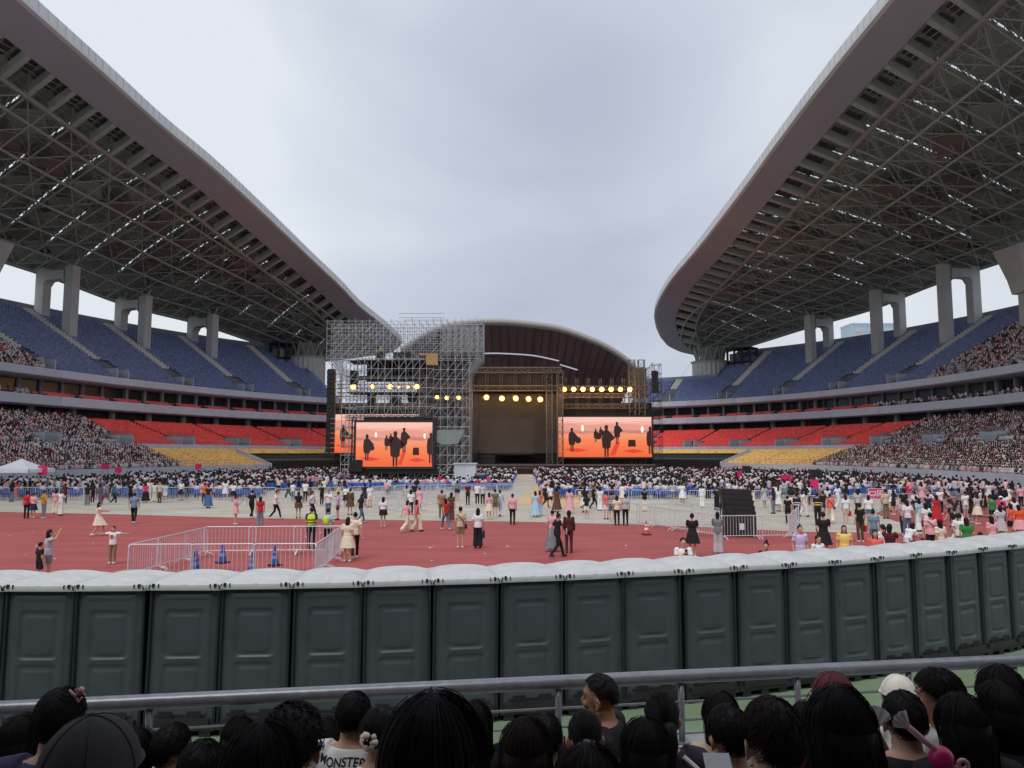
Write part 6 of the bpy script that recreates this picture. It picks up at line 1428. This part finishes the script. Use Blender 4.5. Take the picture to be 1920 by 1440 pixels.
def fg_hair(kind, seed=0):
    LK = {'pony': 'short', 'bun': 'short'}.get(kind)
    rg = random.Random(seed+hash(kind) % 97 if False else seed*31+len(kind)); b = MB(); nu, nv = 40, 18
    off = {'buzz': .001, 'short': .010, 'curly': .018, 'long': .010, 'pony': .006, 'bun': .006, 'bob': .012, 'thick': .020}[kind]
    K2 = 'short' if kind in ('short', 'buzz', 'curly', 'pony', 'bun') else 'long'
    V = []
    for i in range(nu):
        q_ = 2*pi*i/nu
        for j in range(nv):
            t = tlim(q_, (LK or kind) if K2 == 'short' else 'long')*j/(nv-1); o_ = off*(1-(.75 if K2 == 'short' else .1)*(j/(nv-1))**3)+.0022*sin(9*q_+j*.9+seed)
            V.append(headp(t, q_, o_))
    b.add(np.array(V), grid(None, nu, nv, True)[:, ::-1], smooth=True)
    if kind in ('long', 'thick', 'bob'):
        Lh = {'long': .36, 'thick': .40, 'bob': .19}[kind]; n = 20; k0 = (.083+off+.0005)/.09
        rings = []
        for t in np.linspace(0, 1, 12):
            z = HC[2]+.045-(Lh+.015)*t; kx = k0*(.93+.05*min(1, t*7))*(1+.05*sin(t*3.1))*(1-.1*t if kind != 'bob' else 1-.22*t*t); cy = -.012-.03*t*(kind != 'bob')
            ring = [(.09*kx*cos(a)*(1+.015*sin(11*a+seed)), cy+.1*kx*sin(a)*(1-.3*t), z+.01*sin(5*a+seed)*t) for a in np.linspace(pi*.93, 2*pi*1.035, n)]
            ring += [(x*.82, cy+(y-cy)*.72, zz) for x, y, zz in ring[::-1]]; rings.append(ring)
        b.add(*loft(rings, cap=False), smooth=True)
    tail = None
    if kind == 'pony': tail = [HC+[0, -.1, .03], HC+[0, -.135, .02], HC+[0.005, -.14, -.06], HC+[.0, -.125, -.16], HC+[0, -.12, -.27]]
    if tail: b.add(*path(tail, [.022, .03, .032, .026, .006], 12), smooth=True)
    if kind == 'bun': b.add(*sphere(HC+[0, -.11, .02], (.04, .032, .038), 14, 10), smooth=True)
    # strands laid over the mass
    S = []
    if kind == 'curly':
        for _ in range(520):
            q_ = rg.uniform(0, 2*pi); t = tlim(q_, 'short')*rg.random()**.6; p = headp(t, q_, off*.6); nrm = p-HC; nrm /= np.linalg.norm(nrm); x, y = frame(nrm); r_ = rg.uniform(.006, .012); a0 = rg.uniform(0, 6)
            S.append([p+nrm*(.004+.016*k/6)+x*r_*cos(a0+k*1.2)+y*r_*sin(a0+k*1.2) for k in range(7)])
        R_ = .0018
    elif kind in ('short', 'buzz'):
        R_ = .0011
        for _ in range(1500 if kind == 'short' else 500):
            q_ = rg.uniform(0, 2*pi); tl = tlim(q_, kind); t = tl*rg.random()**.6; ln = rg.uniform(.02, .045) if kind == 'short' else .01; lift = rg.uniform(.2, .9) if kind == 'short' else .3
            dq = rg.gauss(0, .35); pts = []
            for k in range(4):
                f_ = k/3; tt = min(t+ln/.1*f_*(1 if t > .2 else .6), tl+.12); pts.append(headp(tt, q_+dq*f_, off*(1-.6*(t/tl)**3)+.001+.008*lift*f_*(1.3-t/tl)))
            S.append(pts)
    else:
        R_ = .0013; Lh = {'long': .36, 'thick': .40, 'bob': .19}.get(kind, 0)
        for _ in range(2100):
            q_ = rg.uniform(pi*.9, 2.1*pi) if rg.random() < .75 else rg.uniform(0, 2*pi); tl = tlim(q_, 'long'); t0 = rg.uniform(0, .8)*tl; pts = []; o_ = off+rg.uniform(.0, .004)+(rg.uniform(.004, .014) if rg.random() < .07 else 0)
            if kind in ('pony', 'bun'):
                tgt = HC+[0, -.105, .02 if kind == 'bun' else .03]
                for k in range(6):
                    f_ = k/5; p = headp(t0+(tl-t0)*0, q_, o_)*(1-f_)+tgt*f_; d = p-HC-[0, -.006, .022]; rr = np.sqrt((d[0]/.083)**2+(d[1]/.104)**2+(d[2]/.108)**2); d = d/max(rr, .3)*(1+o_*10*.95); pts.append(HC+[0, -.006, .022]+d)
                S.append(pts); continue
            side = max(0, -sin(q_)) > .0 or abs(cos(q_)) > .9
            for k in range(5): pts.append(headp(t0+(radians(88)-t0)*k/4 if side else t0+(tl-t0)*k/4, q_, o_+.0))
            if side and Lh:
                p = pts[-1]; k0 = (.083+o_)/.0915; w1 = rg.uniform(-.014, .014)
                for k in range(1, 6):
                    f_ = k/5; kk_ = k0*(1-.1*f_ if kind != 'bob' else 1-.22*f_*f_); z = HC[2]+.026-Lh*f_*rg.uniform(.97, 1.03); kk_ *= 1+.05*sin(f_*3.1); pts.append(np.array([.0915*kk_*cos(q_)+w1*f_, -.012-.03*f_*(kind != 'bob')+.102*kk_*sin(q_)*(1-.3*f_), z]))
            S.append(pts)
        if kind == 'pony':
            for _ in range(160):
                a = rg.uniform(0, 2*pi); S.append([tail[k]+np.array([cos(a), sin(a)*.8, 0])*[.02, .029, .032, .028, .01][k] for k in range(5)])
    for pts in S: b.add(*path(pts, [R_]*(len(pts)-1)+[R_*.3], 3, False), smooth=True)
    return b.mesh('hair_'+kind)
def fg_cap(brim=True):
    b = MB(); nu, nv = 32, 12; V = []
    for i in range(nu):
        q_ = 2*pi*i/nu
        for j in range(nv): t = radians(86)*j/(nv-1); V.append(headp(t, q_, .027+.0012*(1-abs(cos(3*q_)))))
    b.add(np.array(V), grid(None, nu, nv, True)[:, ::-1], smooth=True)
    for q0 in np.linspace(0, pi*2, 7)[:-1]: b.add(*path([headp(radians(t_), q0, .0285) for t_ in range(2, 87, 12)], .0016, 4))
    b.add(*path([headp(radians(84), q0, .029) for q0 in np.linspace(0, 2*pi, 30)], .0022, 4))
    if brim: b.add(*loft([[tuple(HC+[.078*sin(a), .1+.07*cos(a)*(cos(a) > 0)+.0, .03+z-.02*abs(sin(a))]) for a in np.linspace(-pi/2, pi/2, 14)]+[tuple(HC+[.0, .04, .03+z])] for z in (0, .004)]))
    b.add(*sphere(headp(0, 0, .028), .007, 8, 6)); b.add(*path([headp(radians(80), q_, .029) for q_ in np.linspace(pi*1.3, pi*1.7, 8)], .004, 5))
    return b.mesh('cap')
def lumpy(c, r, seed, n=26):
    b = MB(); rg = random.Random(seed)
    for _ in range(n): 
        a = rg.uniform(0, 2*pi); e_ = rg.uniform(-1, 1); d = np.array([cos(a)*math.sqrt(1-e_*e_), -.35*abs(sin(a)), e_]); b.add(*sphere(np.array(c)+d*r*.7, (r*.38, r*.3, r*.36), 8, 6), smooth=True)
    return b
FG = []
def spectator(cx, top, wpx, kind, sex, shirt, label, rz=0, tilt=0, hm=None, skin=None, seed=0, d=None, cap=None, real=None, trous='black', sc=1.0):
    real = real or {'short': .178, 'buzz': .168, 'curly': .205, 'long': .19, 'thick': .215, 'bob': .195, 'pony': .182, 'bun': .182}[kind]
    d = d or real*sc*F/wpx; p = atY(cx, top, d); hz = .861+{'buzz': -.006, 'thick': .012, 'curly': .016}.get(kind, 0)
    root = bpy.data.objects.new('person', cached(fg_body, sex)); COL.objects.link(root); setmat(root, skin or M_skin)
    root.scale = (sc, sc, sc); root.rotation_euler = (0, tilt, radians(rz)); root.location = (p[0]-sin(tilt)*.9, d+.0, p[2]-hz*sc)
    if not cap or kind in ('long', 'pony', 'bob', 'short'): part_of(root, 'hair', cached(fg_hair, kind, seed), hm or M_hair)
    part_of(root, 'shirt', cached(fg_shirt, sex), shirt if not isinstance(shirt, str) else cloth(PC[shirt])); part_of(root, 'trousers', cached(fg_trousers), cloth(PC[trous])); part_of(root, 'eyes', cached(fg_eyes), M_hair)
    if cap: part_of(root, 'cap', cached(fg_cap, True), cloth(cap))
    tag(root, label, 'person', 'spectators seated in front of the camera'); FG.append(root); return root
def addon(root, name, b, m): o = b.build(name, m, root); return o
M_khair = [M_hair, M_hairb]; pc = PC
spectator(32, 1349, 72, 'long', 'f', 'black', 'dark long haired head at the bottom left corner')
r_ = spectator(108, 1298, 80, 'short', 'm', (srgb('cloth_plum', (62, 52, 92), .9, rough=.85, bump=.2)), 'man with short black hair, plum top and bare neck at lower left', seed=1)
r2 = spectator(160, 1368, 160, 'short', 'm', 'black', 'person in a charcoal cloth cap at lower left', cap=(58, 56, 58), seed=2, real=.21)
b = MB()
for a in np.linspace(0, 2*pi, 6): b.add(*path([HC+[.07, -.02, .115], HC+[.07+.035*cos(a), -.02, .12+.03*sin(a)], HC+[.075+.02*cos(a+.8), -.02, .12+.02*sin(a+.8)]], .005, 5))
b.add(*sphere(HC+[.09, -.02, .14], .012, 8, 6)); addon(r_, 'hair_bow', b, cloth(pc['pink']))
spectator(248, 1372, 66, 'long', 'f', 'black', 'long dark haired head right of the charcoal cap')
r_ = spectator(315, 1363, 62, 'short', 'm', 'black', 'short haired person with thin glasses arms, fourth head from the left', rz=-25, seed=3)
b = MB(); b.add(*path([HC+[-.083, .0, .0], HC+[-.078, .08, .01], HC+[-.04, .1, .012]], .0018, 5)); b.add(*path([HC+[.083, .0, .0], HC+[.078, .08, .01], HC+[.04, .1, .012]], .0018, 5)); addon(r_, 'glasses', b, M_steel)
spectator(374, 1396, 78, 'short', 'm', 'black', 'low dark head between the glasses wearer and the wide long hair', seed=4)
spectator(447, 1351, 56, 'bob', 'f', 'black', 'dark bob haired head behind the wide long hair at left')
spectator(487, 1366, 132, 'thick', 'f', 'black', 'near head with wide straight long hair, left of the curly head')
spectator(545, 1326, 112, 'curly', 'm', 'black', 'head with bushy curly black hair left of centre')
spectator(606, 1353, 62, 'long', 'f', 'maroon', 'long haired head between the curly hair and the printed white tee')
mt = spectator(660, 1303, 60, 'short', 'm', 'white', 'man in white tee with black MONSTER lettering on the back', rz=-14, seed=5, sc=.98)
# lettering laid on the back of the tee
def print_on(root, txt, size, cx, cz, m, name='lettering'):
    me = text_mesh(txt, size); import bmesh; bm = bmesh.new(); bm.from_mesh(me); bmesh.ops.triangulate(bm, faces=bm.faces[:]); bmesh.ops.subdivide_edges(bm, edges=bm.edges[:], cuts=2); 
    sh = [c for c in root.children if c.name.startswith('shirt')][0]; tr = BVHTree.FromPolygons([v.co for v in sh.data.vertices], [p.vertices[:] for p in sh.data.polygons])
    for v in bm.verts:
        x, z = v.co.x+cx, v.co.y+cz+.006*sin(30*v.co.x); h = tr.ray_cast(Vector((x, -.5, z)), Vector((0, 1, 0)))
        v.co = Vector((x, (h[0].y if h[0] else -.12)-.0025, z))
    bm.to_mesh(me); bm.free(); me.materials.clear(); me.materials.append(m); o = bpy.data.objects.new(name, me); COL.objects.link(o); o.parent = root; return o
print_on(mt, 'MONSTER', .058, -.005, .552, M_black)
b = MB(); rg = random.Random(4)
for i in range(26):
    a = rg.uniform(0, 2*pi); x, z = rg.uniform(-.07, .07), rg.uniform(.42, .50); pts = [(x+.035*k*cos(a+.5*k)/2, -.144-.004*(i % 2), z+.02*k*sin(a+.5*k)/2) for k in range(4)]; b.add(*path(pts, .0022, 4))
addon(mt, 'shirt_graphic', b, M_black)
r_ = spectator(706, 1335, 64, 'bun', 'f', 'white', 'woman with white scrunchie round her bun beside the printed tee', rz=-15)
addon(r_, 'scrunchie', lumpy(HC+[0, -.115, .02], .048, 3), cloth(pc['cream']))
spectator(812, 1318, 192, 'thick', 'f', 'black', 'largest and nearest head, black hair, left of the picture centre', seed=6, real=.222)
spectator(888, 1322, 62, 'long', 'f', 'black', 'head peeking out just right of the largest head')
spectator(938, 1402, 58, 'short', 'm', srgb('camo', (130, 104, 64), .9, col2=lin((70, 56, 44)), scale=30), 'person in a brown camouflage shirt right of the largest head', seed=7)
spectator(985, 1357, 88, 'long', 'f', 'black', 'dark brown long haired head just right of centre bottom', hm=M_hairb)
spectator(1024, 1345, 58, 'short', 'm', 'black', 'short haired head behind the dark brown long hair', seed=8)
spectator(1052, 1389, 54, 'bob', 'f', 'black', 'low dark head left of the blue scrunchie', seed=9)
r_ = spectator(1097, 1339, 66, 'bun', 'f', 'black', 'woman with blue grey satin scrunchie in her bun')
addon(r_, 'scrunchie', lumpy(HC+[0, -.115, .0], .05, 5), cloth((96, 112, 150)))
r_ = spectator(1133, 1266, 62, 'buzz', 'm', 'black', 'man in profile facing left with buzz cut and black tee by the railing', rz=72, skin=M_skin2, seed=1, d=4.25, real=.2)
spectator(1104, 1414, 122, 'bob', 'f', 'black', 'brown streaked hair top at the bottom edge below the satin scrunchie', hm=M_hairb, seed=2)
spectator(1212, 1356, 84, 'long', 'f', 'black', 'black long haired head right of the buzz cut man', seed=3)
r_ = spectator(1242, 1305, 66, 'pony', 'f', srgb('cloth_wine', (58, 38, 62), .9, rough=.85), 'woman with ponytail and wine top with a white strap', rz=8)
b = MB(); b.add(*path([(.07, -.09, .6), (.13, -.12, .55), (.15, -.145, .45), (.15, -.15, .3)], .012, 6)); addon(r_, 'bag_strap', b, cloth(pc['white']))
b = MB(); b.add(*path([(-.06, -.11, .6), (-.14, -.12, .56), (-.2, -.03, .53)], .02, 6)); b.add(*sphere((-.11, -.14, .57), (.03, .012, .018), 10, 6)); addon(r_, 'shoulder_trim', b, cloth(pc['cream']))
r_ = spectator(1353, 1304, 62, 'bob', 'f', 'beige', 'woman with small light blue hair clip near the railing', rz=10, seed=4)
b = MB(); b.add(*sphere(HC+[.045, -.09, .05], (.022, .012, .02), 8, 6)); b.add(*sphere(HC+[.06, -.082, .04], (.016, .01, .014), 8, 6)); addon(r_, 'hair_clip', b, cloth(pc['lightblue']))
r_ = spectator(1372, 1330, 74, 'short', 'm', 'black', 'short haired man with visible ear holding a bright sheet', rz=16, seed=9)
b = MB(); b.add(*box((-.1, .36, .36), (.11, .004, .14), .2)); b.build('paper_sheet', M_white, None); 
ps_ = bpy.data.objects['paper_sheet']; ps_.location = (0, 0, 0); 
q_ = atY(1350, 1450, 2.9); ps_.data.transform(Matrix.Translation((.1, -.36, -.36))); ps_.location = q_; ps_.rotation_euler = (-.6, 0, .1); tag(ps_, 'bright cream sheet held low in front of the man with visible ear', 'paper')
spectator(1454, 1318, 114, 'short', 'm', 'grey', 'near head with tousled brown short hair and one ear showing', hm=M_hairb, seed=10, rz=8, real=.195)
spectator(1518, 1322, 64, 'long', 'f', 'black', 'dim head between the tousled brown hair and the tall black hair')
spectator(1566, 1271, 66, 'bob', 'f', 'maroon', 'person in a maroon cap behind the tall black hair', cap=(96, 36, 46), seed=5)
spectator(1577, 1296, 112, 'thick', 'f', 'black', 'near head with tall smooth black long hair under the maroon cap', seed=7, real=.205)
spectator(1688, 1274, 52, 'long', 'f', 'white', 'person in a cream white cap beside the railing', cap=(236, 230, 218))
r_ = spectator(1697, 1303, 72, 'short', 'm', 'black', 'man in black tee with short hair below the white cap', seed=11, rz=-12)
b = MB(); b.add(*path([(.12, -.09, .59), (.1, -.135, .5), (.02, -.15, .4), (-.06, -.155, .3)], .009, 5)); addon(r_, 'bag_strap', b, cloth((190, 160, 110)))
r_ = spectator(1770, 1258, 70, 'short', 'm', 'white', 'young man in profile facing left with fluffy black hair and white top', rz=58, seed=12)
spectator(1806, 1308, 80, 'long', 'f', 'black', 'long straight black haired head below the fluffy haired man', seed=8)
spectator(1879, 1256, 74, 'bob', 'f', 'grey', 'bob haired head topmost at the right edge', seed=6)
spectator(1882, 1287, 78, 'bob', 'f', 'black', 'dark head in the middle of the stack at the right edge', seed=7)
spectator(1893, 1322, 62, 'bun', 'f', 'white', 'reddish brown haired woman in white sleeveless top at the right edge', hm=mat('hair_red', (.06, .02, .015), rough=.4, var=.4, scale=20), seed=3)
# pink light stick and toys in the crowd
p = atY(1765, 1421, 2.25); ls = empty('light_stick', tuple(p)); tag(ls, 'pink light stick with magenta ball and bow held up in the crowd', 'light stick')
b = MB(); b.add(*sphere((0, 0, 0), .033, 20, 14), smooth=True); b.build('ball', srgb('magenta_plastic', (214, 24, 110), .95, rough=.35), ls)
b = MB(); b.add(*path([(-.01, .0, .02), (-.05, .0, .05), (-.09, 0, .085)], .009, 8), smooth=True); b.add(*path([(0, 0, -.03), (.005, 0, -.16)], .012, 8), smooth=True); b.build('handle', cloth(pc['pink']), ls)
b = MB(); fan = []
for i, a in enumerate(np.linspace(-.4, 1.5, 9)): fan.append((-.09-.045*cos(a), .004*(-1)**i, .085+.035*sin(a)+.012))
V = [(-.085, 0, .08)]+fan; b.add(V, np.array([[0, i, i+1] for i in range(1, len(fan))])); b.add(np.array(V)+[0, .004, 0], np.array([[0, i+1, i] for i in range(1, len(fan))])); b.build('ribbon', srgb('ribbon_pink', (236, 214, 222), .95), ls)
b = MB()
for x, z in ((.035, -.03), (.05, -.012), (.06, -.035)):
    b.add(*path([(x+.014*cos(a), -.02, z+.014*sin(a)) for a in np.linspace(0, 2*pi, 12)], .006, 6), smooth=True)
b.build('bow', cloth(pc['pink']), ls)
p = atY(1640, 1342, 2.75); fb = empty('folded_fan', tuple(p)); tag(fb, 'white paper fan held between the tall black hair and the white cap', 'fan')
b = MB(); n = 9; V = [(0, 0, -.05)]+[(.07*sin(a), .006*(-1)**i, -.05+.085*cos(a)) for i, a in enumerate(np.linspace(-1.1, 1.1, n))]; b.add(V, np.array([[0, i, i+1] for i in range(1, n)])); b.build('leaf', M_white, fb)
b = MB(); b.add(*tube((0, 0, -.12), (0, 0, -.04), .006)); b.build('handle', cloth(pc['pink']), fb)

# upper deck of the stand the picture is taken from: above and behind the camera
ss = empty('home_stand', (0, -16, 0)); tag(ss, 'upper deck of the stand above and behind the camera, out of the picture', 'grandstand')
b = MB(); b.add(*box((0, 2.5, 8.6), (130, 29, .8))); b.build('upper_deck', M_conc, ss)
b = MB(); b.add(*box((0, -12.5, 6), (130, .6, 5))); b.build('rear_wall', M_conc, ss)

# litter on the ground
rg = random.Random(12); b = MB()
for i in range(40):
    q_ = gnd(rg.uniform(0, 1700), rg.uniform(975, 1055)); w_ = rg.uniform(.05, .13); a = rg.uniform(0, 6); V = np.array([(-.5, -.4, 0), (.5, -.35, .1), (.45, .4, .03), (-.4, .5, .14), (0, 0, .22)])*w_
    V = np.stack([V[:, 0]*cos(a)-V[:, 1]*sin(a), V[:, 0]*sin(a)+V[:, 1]*cos(a), V[:, 2]], 1)+[q_[0], q_[1], .008]; b.add(V, np.array([[0, 1, 4], [1, 2, 4], [2, 3, 4], [3, 0, 4]]))
tag(b.build('litter', M_white), 'small scraps of paper strewn over the red track', 'litter', None, 'stuff')

# people standing too far back to tell apart
def standing_mass():
    parts = [('hair', sphere((0, -.015, 1.6), (.1, .11, .13), 6, 5)), ('skin', sphere((0, .04, 1.57), (.075, .07, .1), 5, 4)), ('top', loft([oval((0, 0, .88), .16, .11, 7), oval((0, 0, 1.1), .14, .1, 7), oval((0, 0, 1.38), .2, .11, 7), oval((0, 0, 1.46), .07, .06, 7)])),
             ('top', tube((-.2, 0, 1.38), (-.24, .03, 1.15), .05, .045, 5)), ('top', tube((.2, 0, 1.38), (.24, .03, 1.15), .05, .045, 5)), ('skin', tube((-.24, .03, 1.15), (-.2, .1, .92), .035, .03, 4)), ('skin', tube((.24, .03, 1.15), (.2, .1, .92), .035, .03, 4)),
             ('leg', tube((-.09, 0, .92), (-.11, .02, .03), .09, .055, 6)), ('leg', tube((.09, 0, .92), (.11, -.02, .03), .09, .055, 6))]
    V, Fc = join([p for _, p in parts]); ids = np.concatenate([np.full(len(p[0]), ['hair', 'skin', 'top', 'leg'].index(k)) for k, p in parts])
    rg = np.random.default_rng(5); Q = []
    for n, x0, x1, y0, y1 in [(330, 1420, 1925, 900, 930), (110, 1085, 1430, 906, 928), (150, -5, 560, 906, 918), (40, 520, 640, 908, 922)]:
        for _ in range(n): q_ = gnd(rg.uniform(x0, x1), rg.uniform(y0, y1)); Q.append((q_[0], q_[1], .02))
    Q = np.array(Q); n = len(Q); rot = rg.normal(0, .9, n); V2, Fs = replicate(V, Fc, Q, rot, rg.uniform(.9, 1.06, n))
    pw = np.array([7, 4, 2, 4, 8, 7, 4, 1, 2, .4, 1, 1.2, 2, 3, 3.]); pw /= pw.sum()
    C = np.stack([np.array(HAIRS)[rg.choice(6, n, p=[.4, .25, .1, .2, .03, .02])], np.repeat(np.array([lin((214, 165, 140))]), n, 0), np.array(TOPS)[rg.choice(len(TOPS), n, p=pw)], np.array(LEGS)[rg.choice(len(LEGS), n, p=[.35, .15, .12, .08, .08, .04, .18])]], 1)[:, ids, :].reshape(-1, 3)
    b = MB(); b.add(V2, Fs, 0, C); tag(b.build('standing_crowd', M_attr, None, cols=True), 'people standing packed between the barriers and the seated crowd', 'crowd', None, 'stuff')
standing_mass()
